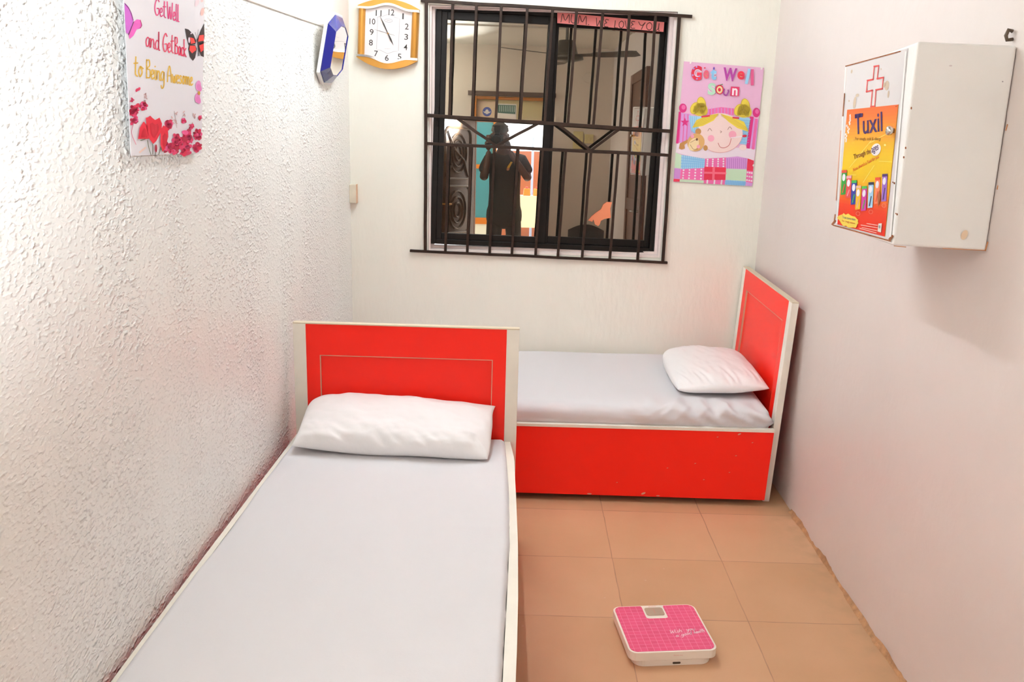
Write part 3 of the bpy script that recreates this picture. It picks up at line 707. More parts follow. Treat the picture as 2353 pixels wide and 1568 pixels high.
# folded front flange and door
qp = [(1950, 155), (2108, 96), (2050, 562), (1915, 517)]
off = Vector((-.0015, 0, 0))
S = Sheet(qp, [cl(ct[k]) + off for k in ('ft', 'nt', 'nb', 'fb')], .0005)
S.crop(1900, 120, 3.5636)
S.back([(183, 112), (668, -30), (520, 1530), (62, 1412)], mat('door_enamel', 'd9d2d0', .35), .001)
for P, w, m in (([(172, 118), (610, -5)], 9, RUST), ([(60, 1418), (525, 1540)], 10, RUST), ([(160, 340), (145, 520)], 9, RUST), ([(128, 640), (84, 1210)], 6, ink('d99472')), ([(52, 1410), (75, 1380)], 16, RUST), ([(520, 1525), (540, 1500)], 20, RUST), ([(75, 1330), (68, 1380)], 9, RUST)):
    S.stroke(P, w, m, 2, False)
S.stroke([(655, 0), (525, 1500)], 14, mat('door_lip', 'f0ece8', .3), 2, False); S.stroke([(170, 130), (88, 1395)], 10, mat('door_lip', 'f0ece8', .3), 1, False)
CR = ink('e0504c')
cr = [(400, 118), (436, 112), (424, 216), (473, 206), (464, 296), (414, 306), (402, 438), (372, 442), (384, 310), (337, 322), (345, 232), (391, 222)]
for a, b in zip(cr, cr[1:] + cr[:1]):
    dx, dy = abs(a[0] - b[0]), abs(a[1] - b[1])
    S.stroke([a, b], 13 if dx > dy else 7, CR, 2, False)
for cx, cy, rx, ry, a in ((500, 270, 18, 40, .1), (480, 265, 10, 22, .3), (512, 340, 8, 30, .1), (240, 410, 11, 50, .15), (262, 352, 12, 16, .8), (218, 160, 7, 16, .2), (195, 398, 6, 8, 0), (455, 138, 5, 7, 0)): S.ell(cx, cy, rx, ry, STAIN, a, 1, 12)
for x, y in ((548, 1055), (572, 1312), (545, 1495), (700, 445)): S.ell(x, y, 5, 7, RUST, 0, 3, 8)
dr = S.done('door', cab)
S2 = Sheet(qp, [cl(ct[k]) + off * 1.9 for k in ('ft', 'nt', 'nb', 'fb')], .0005)
S2.crop(1900, 120, 3.5636)
TLc, TRc, BRc, BLc = [np.array(p, float) for p in ((183, 470), (595, 422), (480, 1503), (95, 1410))]
def st(u, v): return tuple((TLc * (1 - u) + TRc * u) * (1 - v) + (BLc * (1 - u) + BRc * u) * v)
def grad(v):
    K = [(0, 'ee6420'), (.08, 'f07424'), (.2, 'ee9a22'), (.30, 'e8b41c'), (.42, 'e8c016'), (.56, 'e6bc14'), (.66, 'e8a01a'), (.74, 'e86a1e'), (.82, 'e43a1a'), (1, 'e22a16')]
    for (a, c0), (b, c1) in zip(K, K[1:]):
        if v <= b:
            f = (v - a) / (b - a); return ''.join('%02x' % int(int(c0[i:i+2], 16) * (1 - f) + int(c1[i:i+2], 16) * f) for i in (0, 2, 4))
NB = 36
S2.back([st(0, 0), st(1, 0), st(1, 1), st(0, 1)], ink('e8a020', .35), .0006)
for k in range(NB): S2.poly([st(0, k / NB), st(1, k / NB), st(1, (k + 1) / NB), st(0, (k + 1) / NB)], ink(grad((k + .5) / NB), .35), 1)
NV = ink('3a1a5c')
S2.text('T', (250, 672), (300, 660), 165, NV, .03, 0, 3, (-.02, -1)); S2.poly([(250, 505), (312, 495), (310, 525), (248, 535)], NV, 3)
S2.text('uxil', (312, 668), (470, 640), 160, NV, .012, 0, 3, (-.01, -1))
S2.text('...For cough, cold & allergy', (236, 724), (458, 722), 34, ink('6a3418'), .0, 0, 3, (0, -1))
S2.text('Through the', (238, 885), (378, 832), 52, ink('7a3a10'), .01, 0, 3, (-.1, -1)); S2.ell(417, 790, 38, 52, ink('f0e6e0'), .35, 3); S2.text('ages', (386, 836), (442, 806), 56, NV, .01, 0, 4, (-.1, -1))
S2.text("Now, there's a Tuxil for you", (232, 980), (442, 866), 36, ink('d85a1c'), .02, 0, 3, (-.1, -1))
for P in ([(540, 640), (360, 740)], [(375, 720), (200, 940)], [(400, 920), (310, 1060)], [(545, 888), (440, 884)], [(250, 1000), (200, 1000)]): S2.stroke(P, 5, ink('f2dc7a'), 2, False)
S2.ell(490, 752, 9, 9, ink('f2e69a'), 0, 3, 10)
random.seed(5)
for k in range(16): S2.ell(205 - 2.2 * k + random.uniform(-12, 12), 515 + 14 * k, 6, 11, ink('ece0d8'), .3, 2, 8)
bx = [(160, 960, 1160, '2f9a3a', 'd84a34'), (198, 1005, 1185, 'e04a4a', 'e8a4b0'), (240, 1042, 1240, '2a3a9a', '3ab04a'), (276, 1085, 1280, 'e8b420', 'e0b090'), (324, 1088, 1290, 'c83a9a', '4ab04a'), (378, 1055, 1265, '9cc8e0', '2a3050'), (432, 1015, 1230, 'f0805a', 'd84a2a'), (490, 985, 1210, '9a6ac0', '4a2a6a')]
for x, y0, y1, c, c2 in bx:
    S2.poly([(x - 20, y0 + 4), (x + 22, y0), (x + 10, y1), (x - 30, y1 + 6)], ink(c), 4); S2.poly([(x - 20, y0 + 4), (x + 22, y0), (x + 21, y0 + 22), (x - 21, y0 + 26)], ink(c2), 5)
    S2.ell(x - 3, y0 + 62, 13, 30, ink('ece8ee'), .1, 5); S2.stroke([(x + 2, y0 + 120), (x - 14, y1 - 14)], 8, ink(c2), 5, False)
S2.poly([(430, 1165), (450, 1120), (456, 1180), (436, 1262)], ink('a85a30'), 6)
sp = [(190 + 84 * (1 + .12 * math.sin(k * 5.1)) * math.cos(k * PI / 14), 1378 + 54 * (1 + .15 * math.sin(k * 3.7)) * math.sin(k * PI / 14) + .22 * 84 * math.cos(k * PI / 14)) for k in range(28)]
S2.poly(sp, ink('e8cc50'), 4); S2.text('Trust cares more', (142, 1358), (250, 1378), 22, ink('3a6a8a'), 0, 0, 5, (0, -1)); S2.text('for cough season', (140, 1390), (246, 1412), 22, ink('c84a2a'), 0, 0, 5, (0, -1))
S2.poly([(436, 1396), (464, 1394), (456, 1470), (428, 1462)], ink('e8e0d4'), 4); S2.ell(446, 1424, 8, 14, ink('8a9a9a'), 0, 5, 10)
for k, (a, b) in enumerate((((340, 1398), (425, 1412)), ((292, 1412), (425, 1432)), ((300, 1432), (420, 1456)), ((282, 1440), (415, 1474)))): S2.stroke([a, b], 7, ink('f0b0a0'), 3, False)
for cx, cy in ((268, 1318), (373, 1302), (480, 1248)): S2.stroke([(cx + 16 * math.cos(t), cy + 16 * math.sin(t)) for t in [2 * PI * i / 8 for i in range(9)]], 3, ink('f0a08a'), 3)
S2.ell(584, 438, 5, 5, RUST, 0, 5, 8)
o = S2.done('advert_sticker', dr); o['label'] = 'orange, yellow and red advert with medicine boxes'
bm = new(); lathe(bm, [(.006, 0), (.006, .008), (.011, .010), (.012, .016), (.010, .021), (.004, .023)], 20, Matrix.Translation(cl((1.7235, -2.085, 1.562))) @ Matrix.Rotation(-PI / 2, 4, 'Y')); obj('knob', bm, SILVER, dr, smooth=True)
# marks on the near side
S3 = Sheet([(2108, 96), (2335, 105), (2268, 578), (2050, 562)], [cl(p) + Vector((0, -.0012, 0)) for p in (ct['nt'], (XW, -2.1455, 1.766), (XW, -2.1535, 1.280), ct['nb'])], .0005)
S3.crop(1880, 60, 2.799)
for P, w in (([(485, 1408), (560, 1416)], 5), ([(800, 1428), (1075, 1445)], 5), ([(1150, 1020), (1146, 1040)], 8), ([(1205, 625), (1195, 660)], 8), ([(1090, 1390), (1075, 1445)], 8)): S3.stroke(P, w, ink('c88a58'), 1, False)
S3.ell(938, 1340, 20, 34, ink('e6ccae'), .4, 1); S3.ell(842, 252, 10, 5, ink('d8cccc'), 0, 1); S3.ell(1170, 352, 5, 5, ink('b0a8a8'), 0, 1)
for x, y in ((488, 997), (505, 1200), (596, 518), (560, 770), (548, 830)): S3.ell(x, y, 5, 8, RUST, 0, 1, 8)
S3.onto(cab_body)
nl = new(); tube(nl, [(XR - .001, -2.108, 1.782), (XR - .014, -2.108, 1.78), (XR - .018, -2.108, 1.79), (XR - .014, -2.108, 1.803), (XR - .004, -2.108, 1.800)], .0045, 8)
tag(obj('wall_hook', nl, mat('rusty_steel', '6a5a4c', .5, metal=.6), None, smooth=True), 'small rusty hook in the wall above the first-aid cabinet', 'hook')

# ------------------------------------------------------------------ beds
def headboard(parent, w, h, pw_, rec, rec_top, M):
    """local: x across, y thickness (front at 0, back at +.024), z up"""
    t = .024
    bm = new(); d = .009
    box(bm, pw_, rec, 0, t, .05, h - .004, 0, M); box(bm, w - rec, w - pw_, 0, t, .05, h - .004, 0, M); box(bm, rec, w - rec, 0, t, rec_top, h - .004, 0, M); obj('headboard_frame', bm, RED, parent)
    bm = new(); box(bm, rec, w - rec, d, t - .002, .05, rec_top, 0, M); o = obj('headboard_panel', bm, RED, parent)
    bm = new(); e = .0028
    box(bm, rec, rec + e, .0004, d, .05, rec_top, 0, M); box(bm, w - rec - e, w - rec, .0004, d, .05, rec_top, 0, M); box(bm, rec + e, w - rec - e, .0004, d, rec_top - e, rec_top, 0, M); obj('panel_edge', bm, mat('raw_board_edge', 'd8a488', .7), o)
    for x0 in (0, w - pw_):
        bm = new(); box(bm, x0, x0 + pw_, -.002, t + .002, 0, h - .004, 0, M); obj('post', bm, CREAM, parent, bevel=.0015)
    bm = new(); box(bm, 0, w, -.002, t + .002, h - .004, h, 0, M); obj('top_edge', bm, mat('edge_band', 'd8c8ae', .5), parent)
# near bed
b1 = thing('bed', 'near red bed along the rough left wall, its headboard facing the viewer', 'bed', (.4, -2.2, 0), group='red beds')
R1 = Matrix.Translation(Vector((.012, -1.25, 0)) - Vector(b1.location))
headboard(b1, .807, .823, .045, .093, .705, R1)
RO = [(-1.252, .797), (-1.416, .813), (-1.758, .821), (-2.05, .827), (-2.35, .828), (-2.54, .826), (-2.70, .823), (-3.15, .815)]
RI = [(-1.252, .776), (-1.416, .785), (-1.758, .798), (-2.05, .803), (-2.35, .800), (-2.54, .797), (-2.70, .795), (-3.15, .79)]
LO = [(-1.252, .013), (-1.326, .012), (-1.857, -.005), (-2.21, -.016), (-2.494, -.023), (-2.733, -.028), (-3.15, -.034)]
def interp(L, y):
    L = sorted(L); return float(np.interp(y, [a for a, b in L], [b for a, b in L]))
def rail(parent, fo, fi, y0, y1, z0, z1, loc, name, n=40):
    bm = new(); rows = []
    for k in range(n + 1):
        y = y0 + (y1 - y0) * k / n; a, b = fi(y), fo(y)
        rows.append([bm.verts.new(Vector(p) - loc) for p in ((a, y, z0), (a, y, z1 - .001), (a, y, z1), (b, y, z1), (b, y, z1 - .004), (b, y, z0))])
    for r, s_ in zip(rows, rows[1:]):
        for k in range(6):
            f = bm.faces.new((r[k], r[(k + 1) % 6], s_[(k + 1) % 6], s_[k])); f.material_index = 1 if k in (0, 1, 2) else 0
    bm.faces.new(rows[0][::-1]); bm.faces.new(rows[-1])
    bmesh.ops.recalc_face_normals(bm, faces=bm.faces)
    return obj(name, bm, [RED, CREAM], parent)
rail(b1, lambda y: interp(RO, y), lambda y: interp(RI, y), -1.254, -3.15, .04, .396, Vector(b1.location), 'side_rail')
rail(b1, lambda y: interp(LO, y), lambda y: interp(LO, y) + .016, -1.254, -3.15, .04, .402, Vector(b1.location), 'side_rail')
bm = new(); box(bm, -.03, .815, -3.172, -3.15, 0, .45, 0, Matrix.Translation(-Vector(b1.location))); obj('footboard', bm, RED, b1, bevel=.002)
bm = new(); box(bm, .0, .77, -3.14, -1.28, .14, .17, 0, Matrix.Translation(-Vector(b1.location))); obj('bed_base', bm, BROWNW, b1)
# far bed
b2 = thing('bed', 'far red bed across the back wall under the window, red side panel showing', 'bed', (1.0, -.45, 0), group='red beds')
lean = math.atan2(.034, .86)
# local x -> world -y (from near post to the wall), local y (back) -> world +x, lean backwards to the right
Rm = Matrix(((0, 1, 0, 0), (1, 0, 0, 0), (0, 0, 1, 0), (0, 0, 0, 1)))
R2 = Matrix.Translation(Vector((1.872, -.835, .0)) - Vector(b2.location)) @ Matrix.Rotation(lean, 4, 'Y') @ Rm
headboard(b2, .822, .862, .045, .098, .765, R2)
for o in b2.children:
    if o.type == 'MESH': o.data.flip_normals()
T2 = Matrix.Translation(-Vector(b2.location))
bm = new(); hexa(bm, [T2 @ Vector(p) for p in ((.03, -.886, .032), (.03, -.886, .322), (.03, -.866, .032), (.03, -.866, .322), (1.862, -.886, .028), (1.872, -.886, .327), (1.862, -.866, .028), (1.872, -.866, .327))])
side_ = o = obj('side_panel', bm, RED, b2)
bm = new(); hexa(bm, [T2 @ Vector(p) for p in ((.03, -.888, .3222), (.03, -.888, .334), (.03, -.864, .3222), (.03, -.864, .334), (1.872, -.888, .3272), (1.873, -.888, .339), (1.872, -.864, .3272), (1.873, -.864, .339))])
obj('panel_top_edge', bm, CREAM, o)
bm = new(); box(bm, .04, 1.86, -.05, -.03, .03, .33, 0, T2); obj('side_panel', bm, RED, b2)
bm = new(); box(bm, .03, .05, -.86, -.04, 0, .40, 0, T2); obj('footboard', bm, RED, b2)
bm = new(); box(bm, .06, 1.86, -.85, -.06, .13, .16, 0, T2); obj('bed_base', bm, BROWNW, b2)
# chips of missing laminate on the side panel
S = Sheet([(0, 0), (1, 0), (1, 1), (0, 1)], [T2 @ Vector(p) for p in ((.83, -.8866, .322), (1.85, -.8866, .326), (1.85, -.8866, .03), (.83, -.8866, .03))], .0003)
for x, y, rx, ry in ((.52, .955, .007, .02), (.885, .03, .005, .015), (.58, .985, .008, .008), (.30, .985, .01, .01), (.80, .08, .003, .006), (.72, .48, .003, .006), (.61, .56, .003, .006), (.76, .72, .003, .005), (.88, .35, .003, .006), (.94, .15, .003, .006), (.86, .6, .003, .005), (.41, .8, .003, .005)): S.ell(x, y, rx, ry, ink('e8a890'), .3, 1, 9)
S.onto(side_)

# mattresses under white fitted sheets
def soft_block(x0, x1, y0, y1, z0, z1, r, nx, ny, nz, warp=None, bump=None):
    bm = bmesh.new()
    def axis(a, b, n):
        e = [0, .12, .3, .55, .8, 1.0]
        L = [a + r * k for k in e]; Rr = [b - r * k for k in e[::-1]]
        mid = [a + r + (b - a - 2 * r) * k / n for k in range(1, n)]
        return L + mid + Rr
    X, Y, Z = axis(x0, x1, nx), axis(y0, y1, ny), axis(z0, z1, nz)
    cache = {}
    def V(i, j, k):
        key = (i, j, k)
        if key not in cache:
            p = Vector((X[i], Y[j], Z[k]))
            q = Vector((min(max(p.x, x0 + r), x1 - r), min(max(p.y, y0 + r), y1 - r), min(max(p.z, z0 + r), z1 - r)))
            d = p - q
            if d.length > 1e-9: p = q + d.normalized() * r; n = d.normalized()
            else: n = Vector((0, 0, 1))
            if bump: p = p + n * bump(p, n)
            if warp: p = warp(p)
            cache[key] = bm.verts.new(p)
        return cache[key]
    a, b, c = len(X) - 1, len(Y) - 1, len(Z) - 1
    for i in range(a):
        for j in range(b):
            bm.faces.new((V(i, j, c), V(i + 1, j, c), V(i + 1, j + 1, c), V(i, j + 1, c))); bm.faces.new((V(i, j, 0), V(i, j + 1, 0), V(i + 1, j + 1, 0), V(i + 1, j, 0)))
    for i in range(a):
        for k in range(c):
            bm.faces.new((V(i, 0, k), V(i + 1, 0, k), V(i + 1, 0, k + 1), V(i, 0, k + 1))); bm.faces.new((V(i, b, k), V(i, b, k + 1), V(i + 1, b, k + 1), V(i + 1, b, k)))
    for j in range(b):
        for k in range(c):
            bm.faces.new((V(0, j, k), V(0, j, k + 1), V(0, j + 1, k + 1), V(0, j + 1, k))); bm.faces.new((V(a, j, k), V(a, j + 1, k), V(a, j + 1, k + 1), V(a, j, k + 1)))
    return bm
nz_ = lambda x, y, z: noise.noise((x, y, z))
def warp1(p):
    u = p.x; a = interp(LO, p.y) + .010 + .006 * nz_(p.y * 2.3, 4, 0); b = interp(RI, p.y) + .001
    return Vector((a + (b - a) * u, p.y, p.z))
def bump1(p, n):
    edge = max(0, p.x - .80) * 5
    h = .007 * nz_(p.x * 2.2, p.y * 1.7, 2) + .0015 * nz_(p.x * 5, p.y * 9, 5)
    h += edge * .004 * math.sin(p.y * 34 + 3 * p.x + 2 * nz_(p.y * 3, 0, 0)) * max(0, nz_(p.y * 1.6, 3, 1) + .25)
    for (cy, sl) in ((-2.44, .05), (-2.56, .12), (-2.64, .10), (-1.95, -.04)):
        d = p.y - cy - sl * (p.x - .8); h += .0028 * math.exp(-(d / .012) ** 2) * min(1, max(0, p.x - .45) * 3)
    return h
# unit width block, stretched between the two bowed rails
bm = soft_block(0, 1, -3.13, -1.262,   .175, .414, .024, 30, 90, 4, warp1, bump1)
m1 = obj('mattress', bm, SHEET_, None, smooth=True)
tag(m1, 'mattress under a plain white sheet on the near left bed', 'mattress', 'white-sheeted mattresses')
def bump2(p, n):
    h = .006 * nz_(p.x * 2.5, p.y * 2.5, 7)
    if p.y < -.70:
        w = max(0, min(1, (p.x - 1.15) * 2)) ; q = max(0, min(1, (-p.y - .70) * 8))
        h += q * w * 1.7 * (.010 * nz_(p.x * 13 + p.z * 16, p.z * 5, 3) + .005 * math.sin((p.x * 1.0 + p.z * 1.5) * 58 + 4 * nz_(p.x * 6, p.z * 6, 1)))
        h += q * .007 * nz_(p.x * 6, p.z * 9, 11)
    h += .006 * max(0, 1 - abs(p.x - 1.45) * 3)
    if p.y < -.66:                               # diagonal pull folds at the front
        f = min(1, (-p.y - .66) * 7)
        for (x0, z0, sl, wd, am) in ((1.40, .37, .9, .010, .009), (1.47, .37, .8, .012, .010), (1.54, .37, 1.0, .009, .008), (1.63, .37, .7, .014, .009), (1.72, .37, -.6, .010, .009), (1.79, .37, -.9, .009, .010), (1.30, .36, 1.6, .012, .006)):
            d = (p.x - x0) - sl * (p.z - z0) * 1.6 - .5 * sl * max(0, p.y + .84); h += f * am * math.exp(-(d / wd) ** 2) * min(1, max(0, (.55 - abs(p.y + .86) * 3)))
    return h
bm = soft_block(.06, 1.868, -.872, -.022, .165, .414, .045, 190, 34, 10, None, bump2)
m2 = obj('mattress', bm, SHEET_, None, smooth=True)
tag(m2, 'mattress under a wrinkled white sheet on the far bed below the window', 'mattress', 'white-sheeted mattresses')
for v in m2.data.vertices:                      # the head end follows the leaning headboard, the front hangs to the panel edge
    if v.co.z < .338: v.co.y = max(v.co.y, -.8625)
    elif v.co.z < .37: v.co.y = max(v.co.y, -.880)

def pillow(w, d, t, seed, wr=.006, rnd=(.3, .3), ears=(), nu=64, nv=40, ed=.42):
    """rnd = corner rounding at the front / back edge; ears = corners pulled out (su, sv, amount)"""
    bm = new(); top = {}; bot = {}
    for i in range(nu + 1):
        for j in range(nv + 1):
            u = math.sin((-1 + 2 * i / nu) * PI / 2 * .88) / math.sin(PI / 2 * .88); v = math.sin((-1 + 2 * j / nv) * PI / 2 * .88) / math.sin(PI / 2 * .88)
            r = rnd[0] if v < 0 else rnd[1]
            px_ = u * w / 2 * math.sqrt(1 - r * v * v * abs(v)) * (1 - .03 * (1 - v * v))
            py_ = v * d / 2 * math.sqrt(1 - r * u ** 6) * (1 + .02 * math.sin(u * 4 + seed))
            for su, sv, am in ears:
                k = max(0, u * su) ** 7 * max(0, v * sv) ** 5
                px_ += su * am * k; py_ += sv * am * .6 * k
            e = (1 - abs(u) ** 3.2) * (1 - abs(v) ** 2.6); th = t / 2 * max(0, e) ** ed
            k = min(1, e * 4 + .1)
            n1 = wr * k * (nz_(u * 2.2 + seed, v * 2.0, 1) + .6 * nz_(u * 5 + seed, v * 4 + u * 3, 3) + .35 * nz_(u * 9, v * 8 + seed, 4))
            # folds fanning out from the front seam
            fr = max(0, min(1, (-v - .1) * 1.6)); q = nz_(u * 7 + seed + v * 2.2, v * 1.4, 9)
            n1 += wr * 1.3 * fr * (1 - 2 * abs(q) * 1.2) * k * .8
            zz = .010 * nz_(u * 1.5, v * 1.5, seed) * (1 - e)
            top[i, j] = bm.verts.new((px_, py_, th + n1 + zz))
            bot[i, j] = top[i, j] if (i in (0, nu) or j in (0, nv)) else bm.verts.new((px_, py_, -th * .8 + zz))
    for i in range(nu):
        for j in range(nv):
            bm.faces.new((top[i, j], top[i + 1, j], top[i + 1, j + 1], top[i, j + 1])); bm.faces.new((bot[i, j], bot[i, j + 1], bot[i + 1, j + 1], bot[i + 1, j]))
    return bm
p1 = obj('pillow', pillow(.690, .265, .125, 3.1, .011, (.08, .26), ((-1, -1, .012), (1, 1, .042))), PILW, None, smooth=True)
p1.location = (.398, -1.374, .488); p1.rotation_euler = (math.radians(24), math.radians(1.5), math.radians(-2))
tag(p1, 'plump white pillow propped against the headboard of the near bed', 'pillow', 'white pillows')
p2 = obj('pillow', pillow(.395, .56, .105, 8.4, .005, (.12, .30), ((1, -1, .012), (-1, -1, .004))), PILW, None, smooth=True)
p2.location = (1.683, -.452, .462); p2.rotation_euler = (math.radians(2), math.radians(-3), math.radians(1))
tag(p2, 'flatter white pillow lying at the head of the far bed by the window wall', 'pillow', 'white pillows')
for p in (p1, p2):
    md = p.modifiers.new('sub', 'SUBSURF'); md.levels = 1; md.render_levels = 1

# ------------------------------------------------------------------ bathroom scale
sc = thing('bathroom_scale', 'pink and white bathroom scale on the tiled floor', 'bathroom scale', (1.285, -1.90, 0), (0, 0, math.radians(6.5)))
PINK = bpy.data.materials.new('pink_grid_mat'); PINK.use_nodes = True
N = PINK.node_tree.nodes; L = PINK.node_tree.links; b = N['Principled BSDF']; b.inputs['Roughness'].default_value = .45
tc = N.new('ShaderNodeTexCoord'); bt = N.new('ShaderNodeTexBrick'); L.new(tc.outputs['Object'], bt.inputs['Vector'])
bt.offset = 0; bt.inputs['Scale'].default_value = 1; bt.inputs['Brick Width'].default_value = .0195; bt.inputs['Row Height'].default_value = .0175; bt.inputs['Mortar Size'].default_value = .0006; bt.inputs['Mortar Smooth'].default_value = .2
bt.inputs['Color1'].default_value = (*lin('e85480'), 1); bt.inputs['Color2'].default_value = (*lin('e04e78'), 1); bt.inputs['Mortar'].default_value = (*lin('f490b0'), 1)
L.new(bt.outputs['Color'], b.inputs['Base Color'])
SW = mat('ivory_plastic', 'efe6d8', .35)
hw, hd = .134, .128
bm = new(); prism(bm, [(x, y, .022) for x, y in rounded_rect(-hw, hw, -hd, hd, .026)], (0, 0, .027)); obj('platform', bm, SW, sc, bevel=.004, segs=3)
bm = new(); prism(bm, [(x, y, .0) for x, y in rounded_rect(-hw + .014, hw - .014, -hd + .004, hd - .012, .035)], (0, 0, .022)); obj('base', bm, SW, sc, bevel=.003)
# pink mat with a notch for the dial window
o_ = rounded_rect(-hw + .006, hw - .006, -hd + .006, hd - .005, .022)
poly = []
for x, y in o_: poly.append((x, y))
ntch = [(.026, hd - .005), (.026, hd - .020)] 
k0 = [i for i, p in enumerate(o_) if p[0] < 0 and p[1] > hd - .03][0]
notch = [(.033, hd - .005), (.031, hd - .012), (.031, .068)] + [(.022 + .009 * math.cos(t), .068 - .009 - .0 + .009 * math.sin(t) - .0) for t in [0, -PI / 4, -PI / 2]] + [(-.030 + .009 * math.cos(t), .059 + .009 * math.sin(t)) for t in [-PI / 2, -3 * PI / 4, -PI]] + [(-.039, .068), (-.039, hd - .012), (-.042, hd - .005)]
first = [p for p in o_[:7]]; rest = o_[7:]
poly = first + notch + rest
bm = new(); prism(bm, [(x, y, .049) for x, y in poly], (0, 0, .0015)); pmat = obj('pink_mat', bm, PINK, sc)
bm = new(); prism(bm, [(x, y, .049) for x, y in rounded_rect(-.033, .025, .068, hd - .016, .008)], (0, 0, .002)); w_ = obj('dial_window', bm, mat('smoky_dial', 'b49a84', .12), sc)
bm = new(); box(bm, -.0055, -.0045, .078, .104, .0511, .0514); obj('pointer', bm, ink('c8584a'), w_)
S = Sheet([(-1, 1), (1, 1), (1, -1), (-1, -1)], [(-1, 1, .0508), (1, 1, .0508), (1, -1, .0508), (-1, -1, .0508)], .0002)
wt = ink('f6e2e6')
S.hand('Wish', (.012, -.036), (.052, -.030), .018, .0016, wt, 1, (.25, 1)); S.hand('you', (.066, -.026), (.094, -.022), .018, .0016, wt, 1, (.25, 1))
S.hand('a', (.024, -.056), (.034, -.0545), .018, .0016, wt, 1, (.25, 1)); S.hand('good', (.042, -.052), (.078, -.044), .018, .0016, wt, 1, (.25, 1)); S.hand('health', (.085, -.042), (.122, -.033), .018, .0016, wt, 1, (.25, 1))
S.text('JOAN', (-.018, hd - .0115), (.008, hd - .0115), .005, ink('d86a70'), .0, .3, 1, (0, 1))
S.onto(pmat)
bm = new(); prism(bm, [(x, -hd + .0028, z) for x, z in rounded_rect(-.002, .022, .006, .012, .0028)], (0, .003, 0)); obj('adjust_wheel', bm, ink('4a3e30'), sc)
bm = new(); 
V, T, asp = text_tris('PERSONAL SCALE')
vs = [bm.verts.new((-.002 + .028 * x, -hd - .0004, .035 + .0035 * y)) for x, y in V]
for t in T: bm.faces.new([vs[i] for i in t])
obj('front_lettering', bm, ink('e0a49c'), sc)

# ------------------------------------------------------------------ behind the camera (seen in the window glass)
# added unseen fill light, shaped as a ceiling tube, brightens the far end
tl = thing('added_fill_light', 'added unseen fill light shaped as a tube fitting on the ceiling above the beds', 'fill light', (.60, -1.05, H), (0, 0, 0))
bm = new(); box(bm, -.03, .03, -.62, .62, -.045, -.0005); box(bm, -.02, .02, -.62, -.60, -.085, -.045); box(bm, -.02, .02, .60, .62, -.085, -.045); obj('housing', bm, mat('white_enamel', 'eeebe7', .38), tl, bevel=.003)
FILL_GLOW = bpy.data.materials.new('added_fill_glow'); FILL_GLOW.use_nodes = True
FILL_GLOW.node_tree.nodes['Principled BSDF'].inputs['Emission Color'].default_value = (.86, .98, 1.08, 1); FILL_GLOW.node_tree.nodes['Principled BSDF'].inputs['Emission Strength'].default_value = 54
bm = new(); tube(bm, [(0, -.60, -.068), (0, .60, -.068)], .014, 12); obj('tube', bm, FILL_GLOW, tl, smooth=True)
# ceiling fan
fan = thing('ceiling_fan', 'dark grey three-blade ceiling fan reflected in the window', 'ceiling fan', (1.25, -2.35, 2.14), (0, 0, .5))
FM = mat('dark_fan_metal', '4a4238', .35, metal=.4)
bm = new(); lathe(bm, [(.02, .10), (.06, .095), (.075, .03), (.085, .0), (.12, -.01), (.125, -.035), (.06, -.05), (.02, -.052)], 32); obj('motor', bm, FM, fan, smooth=True)
bm = new(); tube(bm, [(0, 0, .09), (0, 0, H - 2.14)], .011, 10); lathe(bm, [(.045, .30), (.05, H - 2.14 - .001), (.01, H - 2.14)], 20); obj('rod', bm, FM, fan)
for k in range(3):
    a = k * 2 * PI / 3; R_ = Matrix.Rotation(a, 4, 'Z') @ Matrix.Rotation(math.radians(10), 4, 'X')
    bm = new(); P = [(.10, -.025), (.2, -.035), (.24, -.06), (.50, -.075), (.55, -.05), (.55, .05), (.50, .06), (.24, .05), (.2, .03), (.10, .025)]
    prism(bm, [R_ @ Vector((x, y, -.012)) for x, y in P], R_.to_3x3() @ Vector((0, 0, .004))); obj('blade', bm, FM, fan)

# rear door frame, transom and open carved leaf
d1 = bpy.data.objects.new('door_1', None); COL.objects.link(d1); struct(d1); d1.location = (.96, YR, 0)
T3 = Matrix.Translation((-.96, -YR, 0))
OW = mat('orange_varnished_wood', 'c8761e', .35, var=(5, .15))
bm = new(); y0, y1 = YR - .11, YR + .012
box(bm, DX0, .612, y0, y1, 0, DZ, 0, T3); box(bm, 1.308, DX1, y0, y1, 0, DZ, 0, T3); box(bm, .612, 1.308, y0, y1, 2.0, DZ, 0, T3); box(bm, .612, 1.308, y0, y1, 1.785, 1.81, 0, T3)
obj('door_frame', bm, OW, d1, bevel=.003)
bm = new(); box(bm, DX0 - .06, DX1 + .06, YR, YR + .05, 2.035, 2.075, 0, T3); obj('lintel', bm, mat('dusty_brown_board', '5a4438', .7), d1)
def panel(name, x0, x1, z0, z1, y, m, parent=d1, th=.004):
    bm = new(); box(bm, x0, x1, y, y + th, z0, z1, 0, T3); return obj(name, bm, m, parent)
MILK = mat('milky_transom_glass', 'd8c890', .3)
tp = panel('transom_pane', .612, 1.308, 1.81, 2.0, YR - .05, MILK)
o = panel('emblem_sticker', .62, .80, 1.815, 1.985, YR - .044, mat('pale_peach_paper', 'ecd2b0', .6), tp)
S = Sheet([(0, 1), (1, 1), (1, 0), (0, 0)], [T3 @ Vector(p) for p in ((.80, YR - .0395, 1.985), (.62, YR - .0395, 1.985), (.62, YR - .0395, 1.815), (.80, YR - .0395, 1.815))], .0006)
S.ell(.46, .40, .25, .27, ink('4a62b4'), 0, 1); S.poly([(.24, .42), (.36, .40), (.40, .50), (.46, .54), (.53, .50), (.57, .40), (.69, .42), (.60, .32), (.54, .30), (.46, .25), (.39, .30), (.33, .32)], ink('ece6e0'), 2)
S.done('dove_emblem', o)
